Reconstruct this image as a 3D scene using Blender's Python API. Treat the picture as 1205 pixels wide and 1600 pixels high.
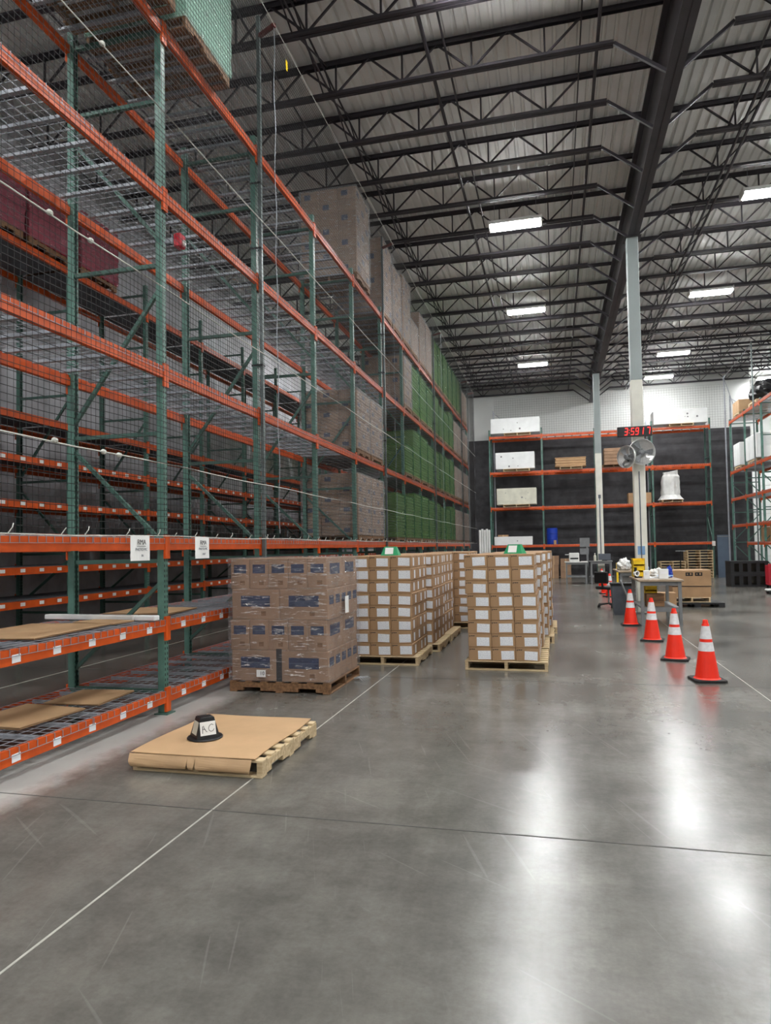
import bpy, math, random
from mathutils import Matrix, Vector, Euler, noise
random.seed(7)
for o in list(bpy.data.objects): bpy.data.objects.remove(o)
scn = bpy.context.scene
COL = scn.collection
R = math.radians
# ------------------------------------------------------------------ camera
YAW, PITCH, ROLL = .2425, .0353, -.01789
CAM = Vector((0, 0, 1.62))
fw = Vector((-math.sin(YAW)*math.cos(PITCH), math.cos(YAW)*math.cos(PITCH), math.sin(PITCH)))
rt = Vector((math.cos(YAW), math.sin(YAW), 0)); up = rt.cross(fw)
r2 = rt*math.cos(ROLL)+up*math.sin(ROLL); u2 = up*math.cos(ROLL)-rt*math.sin(ROLL)
cd = bpy.data.cameras.new('camera'); cam = bpy.data.objects.new('camera', cd); COL.objects.link(cam)
M = Matrix.Identity(4)
for i in range(3): M[i][0] = r2[i]; M[i][1] = u2[i]; M[i][2] = -fw[i]; M[i][3] = CAM[i]
cam.matrix_world = M
cd.sensor_fit = 'HORIZONTAL'; cd.sensor_width = 36; cd.lens = 1069.2/1205*36; cd.shift_y = 18.6/1205
cd.clip_start = .05; cd.clip_end = 200
scn.camera = cam
# ------------------------------------------------------------------ world + exposure
w = bpy.data.worlds.new('world'); scn.world = w; w.use_nodes = True
w.node_tree.nodes['Background'].inputs[0].default_value = (.5, .55, .6, 1)
w.node_tree.nodes['Background'].inputs[1].default_value = .02
scn.view_settings.view_transform = 'Standard'; scn.view_settings.look = 'None'
scn.view_settings.gamma = 1; scn.view_settings.use_curve_mapping = False
scn.view_settings.exposure = 0.85
LAMP = 100.0       # radiance of the high bay diffusers

# ------------------------------------------------------------------ materials
def lin(c): return tuple(((v/255)/12.92 if v/255 <= .04045 else ((v/255+.055)/1.055)**2.4) for v in c)+(1,)
class NT:
    def __init__(s, name):
        s.m = bpy.data.materials.new(name); s.m.use_nodes = True; s.t = s.m.node_tree
        s.b = s.t.nodes['Principled BSDF']; s.out = s.t.nodes['Material Output']
    def n(s, typ, **kw):
        nd = s.t.nodes.new(typ)
        for k, v in kw.items():
            if k in nd.inputs.keys(): nd.inputs[k].default_value = v
            else: setattr(nd, k, v)
        return nd
    def l(s, a, b): s.t.links.new(a, b)
    def coord(s, which='Object'): return s.n('ShaderNodeTexCoord').outputs[which]
    def mapping(s, src, sc): 
        m = s.n('ShaderNodeMapping'); m.inputs['Scale'].default_value = sc; s.l(src, m.inputs[0]); return m.outputs[0]
    def noise(s, vec, scale, detail=4, rough=.55):
        nd = s.n('ShaderNodeTexNoise'); nd.inputs['Scale'].default_value = scale; nd.inputs['Detail'].default_value = detail
        nd.inputs['Roughness'].default_value = rough; s.l(vec, nd.inputs['Vector']); return nd.outputs['Fac']
    def ramp(s, fac, stops):
        r = s.n('ShaderNodeValToRGB'); e = r.color_ramp.elements
        while len(e) < len(stops): e.new(.5)
        for q, (p, c) in zip(e, stops): q.position = p; q.color = c if len(c) == 4 else c+(1,)
        s.l(fac, r.inputs[0]); return r.outputs[0]
    def math(s, op, a, b=None):
        nd = s.n('ShaderNodeMath', operation=op)
        for i, v in enumerate((a, b)):
            if v is None: continue
            if isinstance(v, (int, float)): nd.inputs[i].default_value = v
            else: s.l(v, nd.inputs[i])
        return nd.outputs[0]
    def mix(s, f, a, b, typ='MIX'):
        nd = s.n('ShaderNodeMixRGB', blend_type=typ)
        for i, v in enumerate((f, a, b)):
            if isinstance(v, (int, float)): nd.inputs[i].default_value = v
            elif isinstance(v, tuple): nd.inputs[i].default_value = v
            else: s.l(v, nd.inputs[i])
        return nd.outputs[0]
    def bump(s, h, st=.3, d=.01):
        nd = s.n('ShaderNodeBump'); nd.inputs['Strength'].default_value = st; nd.inputs['Distance'].default_value = d
        s.l(h, nd.inputs['Height']); s.l(nd.outputs[0], s.b.inputs['Normal'])
def plain(name, rgb, rough=.5, metal=0, var=.12, scale=6, spec=.5, bump=0):
    t = NT(name); c = lin(rgb); t.b.inputs['Roughness'].default_value = rough; t.b.inputs['Metallic'].default_value = metal
    t.b.inputs['Specular IOR Level'].default_value = spec
    f = t.noise(t.coord(), scale)
    lo = tuple(v*(1-var*1.6) for v in c[:3])+(1,); hi = tuple(min(1, v*(1+var)) for v in c[:3])+(1,)
    t.l(t.ramp(f, [(.3, lo), (.7, hi)]), t.b.inputs['Base Color'])
    if bump: t.bump(f, bump)
    return t.m
def emit(name, rgb, st):
    t = NT(name); t.b.inputs['Base Color'].default_value = (.05, .05, .05, 1)
    t.b.inputs['Emission Color'].default_value = lin(rgb); t.b.inputs['Emission Strength'].default_value = st; return t.m
MT = {}
# polished concrete
t = NT('polished_concrete'); co = t.coord()
n1 = t.noise(co, .55, 6, .62); n2 = t.noise(co, 4.5, 8, .7); n3 = t.noise(t.mapping(co, (1.2, .25, 1)), 1.6, 6, .65); n4 = t.noise(co, 38, 4, .7)
c1 = t.ramp(n1, [(.30, lin((84, 83, 79))), (.5, lin((112, 110, 105))), (.72, lin((140, 138, 132)))])
c2 = t.ramp(n2, [(.25, lin((92, 90, 85))), (.5, lin((114, 111, 105))), (.8, lin((140, 137, 130)))])
cc = t.mix(.45, c1, c2)
c3 = t.ramp(n3, [(.38, (.72, .72, .72, 1)), (.62, (1.12, 1.12, 1.12, 1))]); cc = t.mix(.7, cc, t.mix(1, cc, c3, 'MULTIPLY'))
c4 = t.ramp(n4, [(.35, (.86, .86, .86, 1)), (.65, (1.06, 1.06, 1.06, 1))]); cc = t.mix(.6, cc, t.mix(1, cc, c4, 'MULTIPLY'))
dirt = t.ramp(t.noise(t.mapping(co, (.6, 1, 1)), .9, 8, .75), [(.42, (.62, .62, .62, 1)), (.56, (1, 1, 1, 1))]); cc = t.mix(.55, cc, t.mix(1, cc, dirt, 'MULTIPLY'))
for ang, sc_, th in ((1.2, 1.0, .70), (-1.9, 1.3, .705), (.6, .8, .71)):
    m0 = t.n('ShaderNodeMapping'); m0.inputs['Rotation'].default_value = (0, 0, ang); t.l(co, m0.inputs[0]); mp = t.n('ShaderNodeMapping'); mp.inputs['Scale'].default_value = (.8*sc_, 34*sc_, 1); t.l(m0.outputs[0], mp.inputs[0])
    sn = t.noise(mp.outputs[0], .8, 2, .4); sc2 = t.ramp(sn, [(th, (0, 0, 0)), (th+.02, (1, 1, 1))])
    cc = t.mix(t.math('MULTIPLY', sc2, .1), cc, lin((176, 174, 168)))
# paler strip along the foot of the racking, edges broken by noise
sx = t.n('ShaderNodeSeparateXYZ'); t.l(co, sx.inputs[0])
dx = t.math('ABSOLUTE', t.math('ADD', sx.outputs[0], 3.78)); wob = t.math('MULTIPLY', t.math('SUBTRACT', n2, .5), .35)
pale_strip = t.ramp(t.math('ADD', dx, wob), [(.16, (1, 1, 1)), (.40, (0, 0, 0))])
cc = t.mix(t.math('MULTIPLY', pale_strip, .7), cc, lin((204, 204, 200)))
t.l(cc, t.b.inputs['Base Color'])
t.l(t.ramp(n1, [(.3, (.19, .19, .19)), (.75, (.29, .29, .29))]), t.b.inputs['Roughness'])
t.b.inputs['Specular IOR Level'].default_value = .55
t.bump(n1, .06, .02); MT['floor'] = t.m
def striped(name, rgb, rough, metal=0):
    t = NT(name); t.b.inputs['Roughness'].default_value = rough; t.b.inputs['Base Color'].default_value = lin(rgb); t.b.inputs['Metallic'].default_value = metal
    return t.m
MT['orange'] = plain('orange_beam_paint', (208, 84, 24), .42, 0, .14, 5, spec=.35)
# green post with punched slots
t = NT('green_post_paint'); co = t.coord(); sx = t.n('ShaderNodeSeparateXYZ'); t.l(co, sx.inputs[0])
def cell(v, per, off): return t.math('ABSOLUTE', t.math('SUBTRACT', t.math('FRACT', t.math('ADD', t.math('DIVIDE', v, per), off)), .5))
zz = t.math('LESS_THAN', cell(sx.outputs[2], .052, 0), .25)
xx = t.math('LESS_THAN', t.math('ABSOLUTE', t.math('SUBTRACT', t.math('ABSOLUTE', sx.outputs[0]), .020)), .0085)
hole = t.math('MULTIPLY', zz, xx)
f = t.noise(co, 5)
base = t.ramp(f, [(.3, lin((70, 106, 96))), (.7, lin((96, 136, 124)))])
t.l(t.mix(hole, base, lin((10, 14, 13))), t.b.inputs['Base Color']); t.b.inputs['Roughness'].default_value = .38; MT['green'] = t.m
MT['green_brace'] = plain('green_brace_paint', (70, 104, 94), .4, 0, .15, 4)
MT['galv'] = plain('galvanised_steel', (160, 164, 172), .42, .2, .12, 7)
MT['steel_dark'] = plain('dark_roof_steel', (58, 54, 60), .5, 0, .15, 3)
MT['deck'] = plain('white_roof_deck', (230, 230, 228), .6, 0, .05, 1.3)
MT['col_up'] = plain('column_grey_paint', (160, 170, 170), .5, 0, .04, 2)
MT['col_lo'] = plain('column_white_paint', (236, 235, 224), .5, 0, .05, 3)
MT['white_wall'] = plain('white_wall_paint', (206, 208, 206), .75, 0, .05, .6)
MT['grey_wall'] = plain('grey_insulation', (196, 196, 202), .6, 0, .2, 1.6, bump=.25)
MT['curtain'] = plain('black_curtain_cloth', (64, 63, 66), .85, 0, .2, 3)
MT['carton'] = plain('brown_cardboard', (170, 135, 100), .75, 0, .1, 3)
MT['carton2'] = plain('dull_cardboard', (160, 128, 102), .75, 0, .12, 3)
MT['kraft'] = plain('kraft_sheet', (200, 164, 124), .6, 0, .07, 2.5)
MT['navy'] = plain('navy_print', (40, 52, 86), .6, 0, .25, 14)
MT['ink'] = plain('black_ink', (26, 24, 24), .7, 0, .1, 5)
MT['black'] = plain('black_plastic', (24, 25, 28), .45, 0, .15, 8)
MT['rubber'] = plain('black_rubber', (18, 18, 18), .7, 0, .15, 8)
MT['pole'] = plain('weathered_steel_pole', (112, 122, 122), .4, .4, .15, 5)
MT['net'] = plain('black_net_cord', (14, 14, 15), .8, 0, .1, 4)
MT['rope'] = plain('white_rope', (206, 206, 198), .8, 0, .1, 20)
MT['cone'] = plain('orange_cone_vinyl', (255, 48, 22), .4, 0, .05, 6)
MT['reflect'] = plain('reflective_band', (232, 230, 232), .35, 0, .08, 25)
MT['white_foam'] = plain('white_foam_board', (236, 238, 238), .7, 0, .04, 3)
MT['cream_foam'] = plain('cream_foam_board', (214, 212, 196), .7, 0, .1, 3)
MT['white_plastic'] = plain('white_plastic', (230, 230, 228), .4, 0, .05, 5)
MT['grey_plastic'] = plain('grey_plastic', (92, 98, 108), .5, 0, .1, 6)
MT['bluegrey'] = plain('bluegrey_panel', (84, 98, 116), .55, 0, .08, 3)
MT['blue'] = plain('blue_drum_plastic', (24, 62, 176), .4, 0, .1, 5)
MT['yellow'] = plain('yellow_bin_plastic', (246, 206, 30), .4, 0, .06, 6)
MT['red'] = plain('red_paint', (186, 36, 52), .4, 0, .1, 6)
MT['darkred'] = plain('dark_red_bracket', (104, 40, 36), .5, 0, .1, 6)
MT['greenmark'] = plain('green_marker_plastic', (28, 150, 96), .4, 0, .06, 6)
MT['table'] = plain('tan_table_top', (158, 138, 116), .5, 0, .1, 6)
MT['grey_metal'] = plain('grey_metal', (128, 130, 132), .45, .3, .1, 6)
MT['chrome'] = plain('polished_aluminium', (222, 222, 220), .3, .7, .05, 6)
MT['pink'] = plain('pink_wrapped_goods', (168, 74, 96), .35, 0, .25, 2.2)
MT['shelf'] = plain('dark_grey_shelf_deck', (92, 93, 98), .6, 0, .15, 5)
MT['joint'] = plain('pale_joint_filler', (176, 173, 164), .7, 0, .15, 10)
MT['jointd'] = plain('dark_joint_filler', (70, 69, 66), .7, 0, .15, 10)
MT['glasspane'] = plain('bluish_note', (130, 170, 214), .6, 0, .05, 5)
MT['lens'] = emit('lamp_diffuser', (252, 253, 252), LAMP)
MT['led'] = emit('red_led_digit', (255, 30, 26), 1.6)
def wood(name, a, b):
    t = NT(name); co = t.coord(); n = t.noise(t.mapping(co, (1.5, 14, 14)), 2.2, 5, .6); n2 = t.noise(co, 2.0)
    c = t.ramp(n, [(.3, lin(b)), (.65, lin(a))]); c = t.mix(.4, c, t.mix(1, c, t.ramp(n2, [(.3, (.6, .58, .55, 1)), (.7, (1.1, 1.1, 1.1, 1))]), 'MULTIPLY'))
    t.l(c, t.b.inputs['Base Color']); t.b.inputs['Roughness'].default_value = .75; return t.m
MT['wood'] = wood('pale_pallet_wood', (222, 200, 162), (178, 150, 112))
MT['wood_dark'] = wood('brown_pallet_wood', (150, 112, 78), (96, 68, 46))
# printed shipping label: grey rules on white paper
def paper(name, per=.012, gap=.45):
    t = NT(name); co = t.coord(); sx = t.n('ShaderNodeSeparateXYZ'); t.l(co, sx.inputs[0])
    ln = t.math('LESS_THAN', t.math('FRACT', t.math('DIVIDE', sx.outputs[1], per)), gap)
    n = t.noise(t.mapping(co, (40, 85, 1)), 1.0, 2); tx = t.math('GREATER_THAN', n, .5)
    f = t.math('MULTIPLY', t.math('MULTIPLY', ln, tx), .30)
    t.l(t.mix(f, lin((238, 240, 244)), lin((120, 128, 150))), t.b.inputs['Base Color']); t.b.inputs['Roughness'].default_value = .6; return t.m
MT['label'] = paper('printed_shipping_label')
MT['paper'] = plain('white_paper', (238, 238, 236), .65, 0, .03, 5)
def film(name, tint, fac, rough=.16, cover=.0, thr=.58):
    t = NT(name); t.t.nodes.remove(t.b); co = t.coord()
    n = t.noise(t.mapping(co, (2.5, 2.5, 16)), 3.0, 5, .65); n2 = t.noise(t.mapping(co, (5, 5, 1.5)), 2.5, 4, .6)
    bm = t.n('ShaderNodeBump'); bm.inputs['Strength'].default_value = .9; bm.inputs['Distance'].default_value = .03
    t.l(t.math('ADD', n, n2), bm.inputs['Height'])
    gl = t.n('ShaderNodeBsdfGlossy'); gl.inputs['Roughness'].default_value = rough; gl.inputs['Color'].default_value = (1, 1, 1, 1); t.l(bm.outputs[0], gl.inputs['Normal'])
    tr = t.n('ShaderNodeBsdfTransparent'); tr.inputs['Color'].default_value = lin(tint)
    df = t.n('ShaderNodeBsdfDiffuse'); df.inputs['Color'].default_value = lin(tint)
    m0 = t.n('ShaderNodeMixShader'); m0.inputs[0].default_value = cover; t.l(tr.outputs[0], m0.inputs[1]); t.l(df.outputs[0], m0.inputs[2])
    mx = t.n('ShaderNodeMixShader'); fr = t.n('ShaderNodeFresnel'); fr.inputs[0].default_value = 1.45; t.l(bm.outputs[0], fr.inputs['Normal'])
    ff = t.math('ADD', t.math('MULTIPLY', fr.outputs[0], .3), t.math('MULTIPLY', t.math('GREATER_THAN', n, thr), fac)); t.l(ff, mx.inputs[0])
    t.l(m0.outputs[0], mx.inputs[1]); t.l(gl.outputs[0], mx.inputs[2]); t.l(mx.outputs[0], t.out.inputs[0]); return t.m
MT['film'] = film('clear_stretch_film', (250, 250, 252), .5, .2, .04)
MT['film2'] = film('hazy_stretch_film', (250, 252, 254), .34, .3, .13, .61)
MT['gfilm'] = film('green_stretch_film', (168, 220, 176), .36, .22, .08, .6)
MT['tealfilm'] = film('pale_teal_stretch_film', (200, 232, 218), .3, .18, .4)
MT['rfilm'] = film('pink_stretch_film', (220, 130, 150), .2, .15, .3)

# ------------------------------------------------------------------ mesh builder
class MB:
    def __init__(s): s.v = []; s.f = []; s.m = []; s.mi = 0
    def mat(s, i): s.mi = i; return s
    def add(s, vs, fs, M=None):
        b = len(s.v)
        s.v += [tuple(M @ Vector(p)) for p in vs] if M is not None else [tuple(p) for p in vs]
        s.f += [tuple(b+i for i in q) for q in fs]; s.m += [s.mi]*len(fs); return s
    def box(s, x0, x1, y0, y1, z0, z1, M=None):
        return s.add([(x0,y0,z0),(x1,y0,z0),(x1,y1,z0),(x0,y1,z0),(x0,y0,z1),(x1,y0,z1),(x1,y1,z1),(x0,y1,z1)],
                     [(3,2,1,0),(4,5,6,7),(0,1,5,4),(1,2,6,5),(2,3,7,6),(3,0,4,7)], M)
    def cbox(s, x0, x1, y0, y1, z0, z1, b=.006, M=None):     # chamfered box
        vs = []; 
        for X, sx in ((x0, 1), (x1, -1)):
            for Y, sy in ((y0, 1), (y1, -1)):
                for Z, sz in ((z0, 1), (z1, -1)):
                    vs += [(X, Y+sy*b, Z+sz*b), (X+sx*b, Y, Z+sz*b), (X+sx*b, Y+sy*b, Z)]
        def i(a, c, d, k): return (a*4+c*2+d)*3+k
        fs = []
        fs += [(i(0,0,0,0), i(0,0,1,0), i(0,1,1,0), i(0,1,0,0)), (i(1,0,0,0), i(1,1,0,0), i(1,1,1,0), i(1,0,1,0))]
        fs += [(i(0,0,0,1), i(1,0,0,1), i(1,0,1,1), i(0,0,1,1)), (i(0,1,0,1), i(0,1,1,1), i(1,1,1,1), i(1,1,0,1))]
        fs += [(i(0,0,0,2), i(0,1,0,2), i(1,1,0,2), i(1,0,0,2)), (i(0,0,1,2), i(1,0,1,2), i(1,1,1,2), i(0,1,1,2))]
        for a in (0, 1):
            for c in (0, 1): fs.append((i(a,c,0,0), i(a,c,0,1), i(a,c,1,1), i(a,c,1,0)) if a != c else (i(a,c,0,1), i(a,c,0,0), i(a,c,1,0), i(a,c,1,1)))
            for d in (0, 1): fs.append((i(a,0,d,2), i(a,0,d,0), i(a,1,d,0), i(a,1,d,2)) if a != d else (i(a,0,d,0), i(a,0,d,2), i(a,1,d,2), i(a,1,d,0)))
        for c in (0, 1):
            for d in (0, 1): fs.append((i(0,c,d,1), i(0,c,d,2), i(1,c,d,2), i(1,c,d,1)) if c != d else (i(0,c,d,2), i(0,c,d,1), i(1,c,d,1), i(1,c,d,2)))
        for a in (0, 1):
            for c in (0, 1):
                for d in (0, 1):
                    q = (i(a,c,d,0), i(a,c,d,1), i(a,c,d,2)); fs.append(q if (a+c+d) % 2 else q[::-1])
        return s.add(vs, fs, M)
    def bar(s, p, q, w, h=None):            # rectangular bar from p to q
        p, q = Vector(p), Vector(q); d = (q-p); L = d.length; d.normalize(); h = h or w
        upv = Vector((0, 0, 1)) if abs(d.z) < .95 else Vector((0, 1, 0))
        a = d.cross(upv).normalized(); b = a.cross(d)
        Mx = Matrix.Identity(4)
        for k in range(3): Mx[k][0] = d[k]; Mx[k][1] = a[k]; Mx[k][2] = b[k]; Mx[k][3] = p[k]
        return s.box(0, L, -w/2, w/2, -h/2, h/2, Mx)
    def tube(s, pts, r, n=6, cap=True):
        pts = [Vector(p) for p in pts]; b = len(s.v); rr = r if isinstance(r, (list, tuple)) else [r]*len(pts)
        for k, p in enumerate(pts):
            d = (pts[min(k+1, len(pts)-1)]-pts[max(k-1, 0)]).normalized()
            upv = Vector((0, 0, 1)) if abs(d.z) < .9 else Vector((0, 1, 0))
            a = d.cross(upv).normalized(); c = a.cross(d)
            for j in range(n):
                th = 2*math.pi*j/n; s.v.append(tuple(p+a*(rr[k]*math.cos(th))+c*(rr[k]*math.sin(th))))
        for k in range(len(pts)-1):
            for j in range(n):
                s.f.append((b+k*n+j, b+k*n+(j+1) % n, b+(k+1)*n+(j+1) % n, b+(k+1)*n+j)); s.m.append(s.mi)
        if cap:
            s.f += [tuple(b+j for j in range(n))[::-1], tuple(b+(len(pts)-1)*n+j for j in range(n))]; s.m += [s.mi]*2
        return s
    def lathe(s, prof, n=20, M=None, cap=True):  # prof [(r,z)]
        vs = []; fs = []
        for r, z in prof:
            for j in range(n): vs.append((r*math.cos(2*math.pi*j/n), r*math.sin(2*math.pi*j/n), z))
        for k in range(len(prof)-1):
            for j in range(n): fs.append((k*n+j, k*n+(j+1) % n, (k+1)*n+(j+1) % n, (k+1)*n+j))
        if cap: fs += [tuple(range(n))[::-1], tuple((len(prof)-1)*n+j for j in range(n))]
        return s.add(vs, fs, M)
    def frustum(s, a, b, z0, z1, cx=0, cy=0):     # square frustum half sizes a=(ax,ay) bottom, b top
        return s.add([(cx-a[0],cy-a[1],z0),(cx+a[0],cy-a[1],z0),(cx+a[0],cy+a[1],z0),(cx-a[0],cy+a[1],z0),
                      (cx-b[0],cy-b[1],z1),(cx+b[0],cy-b[1],z1),(cx+b[0],cy+b[1],z1),(cx-b[0],cy+b[1],z1)],
                     [(3,2,1,0),(4,5,6,7),(0,1,5,4),(1,2,6,5),(2,3,7,6),(3,0,4,7)])
    def mesh(s, name, mats, smooth=False):
        me = bpy.data.meshes.new(name); me.from_pydata(s.v, [], s.f); me.validate()
        for m in (mats if isinstance(mats, (list, tuple)) else [mats]): me.materials.append(MT[m] if isinstance(m, str) else m)
        if len(me.polygons) == len(s.m): me.polygons.foreach_set('material_index', s.m)
        if smooth: me.polygons.foreach_set('use_smooth', [True]*len(me.polygons))
        me.update(); return me
    def build(s, name, mats, parent=None, loc=None, rz=0, smooth=False):
        return put(name, s.mesh(name, mats, smooth), parent, loc, rz)
def put(name, me, parent=None, loc=None, rz=0, rot=None):
    o = bpy.data.objects.new(name, me); COL.objects.link(o)
    if parent: o.parent = parent
    if loc: o.location = loc
    if rz: o.rotation_euler[2] = rz
    if rot: o.rotation_euler = rot
    return o
def tag(o, label=None, cat=None, group=None, kind=None):
    if label: o['label'] = label
    if cat: o['category'] = cat
    if group: o['group'] = group
    if kind: o['kind'] = kind
    return o
def thing(name, label, cat, loc=(0, 0, 0), rz=0, group=None, kind=None):
    o = bpy.data.objects.new(name, None); COL.objects.link(o); o.empty_display_size = .1
    o.location = loc; o.rotation_euler[2] = rz; return tag(o, label, cat, group, kind)
def text_obj(name, body, size, mat, parent, loc, rot, align='CENTER', ext=.0006):
    cu = bpy.data.curves.new(name, 'FONT'); cu.body = body; cu.size = size; cu.align_x = align; cu.align_y = 'CENTER'; cu.extrude = ext
    tmp = bpy.data.objects.new('tmp', cu); COL.objects.link(tmp)
    dg = bpy.context.evaluated_depsgraph_get(); me = bpy.data.meshes.new_from_object(tmp.evaluated_get(dg)); bpy.data.objects.remove(tmp)
    me.name = name; me.materials.clear(); me.materials.append(MT[mat]); return put(name, me, parent, loc, 0, rot)
FRONT = (R(90), 0, 0); SIDE = (R(90), 0, R(90))     # facing -Y, facing +X

# ================================================================== STRUCTURE
XL, XR, YB, YF = -9.85, 14.0, -8.0, 36.3            # left wall, right wall, wall behind camera, back wall
ZD = 10.15                                          # underside of roof deck
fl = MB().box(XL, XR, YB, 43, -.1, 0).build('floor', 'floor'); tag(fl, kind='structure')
def joint(p, q, m, wd=.009):
    MB().bar((p[0], p[1], 0), (q[0], q[1], 0), wd, .003).build('floor_joint', m, fl)
joint((-2.13, YB), (-2.13, 36), 'joint', .012); joint((2.08, YB), (2.08, 36), 'joint', .01); joint((-6.6, YB), (-6.6, 36), 'joint', .03)
for y in (-.5, 3.95, 8.4, 12.85, 17.3, 21.75, 26.2, 30.65): joint((XL, y), (XR, y), 'jointd' if y > 0 else 'joint')
joint((6.3, YB), (6.3, 36), 'jointd')
# walls
g = MB(); nx, nz = 260, 44                           # draped grey insulation on the left wall
for j in range(nz+1):
    for i in range(nx+1):
        y = YB+(43-YB)*i/nx; z = ZD*1.02*j/nz
        d = .05*noise.noise(Vector((y*1.1, z*.8, 2)))+.03*noise.noise(Vector((y*3.5, z*2.2, 7)))+(.02 if i % 8 == 0 else 0)
        g.v.append((XL-.02+d, y, z))
for j in range(nz):
    for i in range(nx):
        a = j*(nx+1)+i; g.f.append((a, a+1, a+nx+2, a+nx+1)); g.m.append(0)
tag(g.build('wall_left', 'grey_wall'), kind='structure')
wb = tag(MB().box(XL-.1, 9.35, YF, YF+.2, 0, ZD+.1).build('wall_back', 'white_wall'), kind='structure')
tag(MB().box(9.35, XR+.1, 43, 43.2, 0, ZD+.1).build('wall_recess_back', 'white_wall'), kind='structure')
tag(MB().box(9.2, 9.35, YF+.2, 43.2, 0, ZD+.1).build('wall_recess_side', 'white_wall'), kind='structure')
tag(MB().box(XR, XR+.15, YB, 43.2, 0, ZD+.1).build('wall_right', 'white_wall'), kind='structure')
tag(MB().box(XL, XR, YB-.2, YB, 0, ZD+.1).build('wall_front', 'white_wall'), kind='structure')
# ribbed white roller door in the recess
dr = thing('door_1', None, None, (11.6, 42.9, 0), kind='structure')
for k in range(16): MB().cbox(-2.2, 2.2, -.04, .04, k*.4, k*.4+.385, .012).build('door_panel', 'white_foam', dr)
# roof deck, ribs running along the length of the hall
g = MB(); per = .20; prof = [(0, 0), (.115, 0), (.14, .05), (.175, .05), (.20, 0)]
x = XL-.1; row = []
while x < XR+.15:
    for dx, dz in prof[:-1]: row.append((x+dx, ZD+dz))
    x += per
for (X, Z) in row: g.v += [(X, YB-.2, Z), (X, 43.2, Z)]
for i in range(len(row)-1): g.f.append((2*i, 2*i+1, 2*i+3, 2*i+2)); g.m.append(0)
ceil = tag(g.build('ceiling', 'deck'), kind='structure')
# girder over the column line
XG = 1.97; GB = 8.88
gd = MB().box(-.02, .02, YB, YF, GB, 10.02).build('girder', 'steel_dark', ceil, (XG, 0, 0))
for sx in (-1, 1):
    MB().box(min(sx*.012, sx*.125), max(sx*.012, sx*.125), YB, YF, GB-.012, GB+.006).box(min(sx*.022, sx*.034), max(sx*.022, sx*.034), YB, YF, GB, GB+.12).build('bottom_flange', 'steel_dark', gd)
    MB().box(min(sx*.012, sx*.12), max(sx*.012, sx*.12), YB, YF, 9.98, 10.02).build('top_flange', 'steel_dark', gd)
# open web joists
JS = 1.467; ZB, ZT = 9.50, 10.10; PAN = 1.18
def chord_mesh(x0, x1, end):      # end = x of the girder side of the bottom chord
    m = MB()
    for s in (-.04, .04):
        m.box(x0, x1, s-.03, s+.03, ZT-.008, ZT); m.box(x0, x1, s-.004, s+.004, ZT-.07, ZT)
    lo, hi = (x0, end) if end < XG else (end, x1)
    for s in (-.04, .04):
        m.box(lo, hi, s-.03, s+.03, ZB, ZB+.008); m.box(lo, hi, s-.004, s+.004, ZB, ZB+.065)
    gx = XG-.1 if end < XG else XG+.1
    m.bar((end, 0, ZB+.03), (gx, 0, GB+.05), .05, .05)
    return m.mesh('joist_chords', 'steel_dark')
LX0, LX1, LE = XL, XG-.06, 1.10
RX0, RX1, RE = XG+.06, XR, 2.85
cm_l, cm_r = chord_mesh(LX0, LX1, LE), chord_mesh(RX0, RX1, RE)
nodes_l = [-1.14+PAN*k for k in range(-7, 2)]; nodes_r = [3.55+PAN*k for k in range(0, 9)]
def bar_mesh(dx0, dx1):
    return MB().bar((dx0, 0, ZB+.03), (dx1, 0, ZT-.03), .03, .03).mesh('web_bar', 'steel_dark')
wm = [bar_mesh(0, -PAN/2), bar_mesh(0, 0), bar_mesh(0, PAN/2)]
def web_all(nodes, xe, xw):
    m = MB()
    for n in nodes:
        for d in (-PAN/2, 0, PAN/2): m.bar((n, 0, ZB+.03), (n+d, 0, ZT-.03), .03, .03)
    return m.mesh('web', 'steel_dark')
wl, wr = web_all(nodes_l, 0, 0), web_all(nodes_r, 0, 0)
for k in range(-16, 14):
    y = 17+JS*k
    if y > YF-.1: continue
    jl = put('joist', cm_l, ceil, (0, y, 0)); jr = put('joist', cm_r, ceil, (0, y, 0))
    if -5 <= k <= 2:
        for n in nodes_l:
            for q in wm: put('web_bar', q, jl, (n, 0, 0))
    else: tag(put('web', wl, jl), kind='stuff')
    tag(put('web', wr, jr), kind='stuff')
for (X, Z, r_) in ((-1.79, ZB+.07, .03), (-1.5, ZB+.07, .018), (-3.61, ZB+.07, .018), (-3.72, ZT-.07, .018), (-4.35, ZB+.06, .018), (-7.0, ZB+.06, .018), (.86, ZB+.12, .028), (.62, ZT-.08, .012),
                   (3.42, ZB+.07, .02), (3.62, ZB-.06, .03), (3.75, ZB-.06, .03), (6.2, ZB+.07, .018), (9.0, ZB+.07, .018)):
    MB().tube([(X, YB, Z), (X, YF, Z)], r_, 6).build('bridging_pipe', 'steel_dark', ceil)
for k in range(-6, 12):                              # diagonal cross bridging between joists near the racking
    y = 17+JS*k
    m = MB(); m.bar((-3.66, y, ZB+.03), (-3.66, y+JS, ZT-.04), .02); m.bar((-3.72, y, ZT-.04), (-3.72, y+JS, ZB+.03), .02); m.build('cross_bridging', 'steel_dark', ceil)
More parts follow.
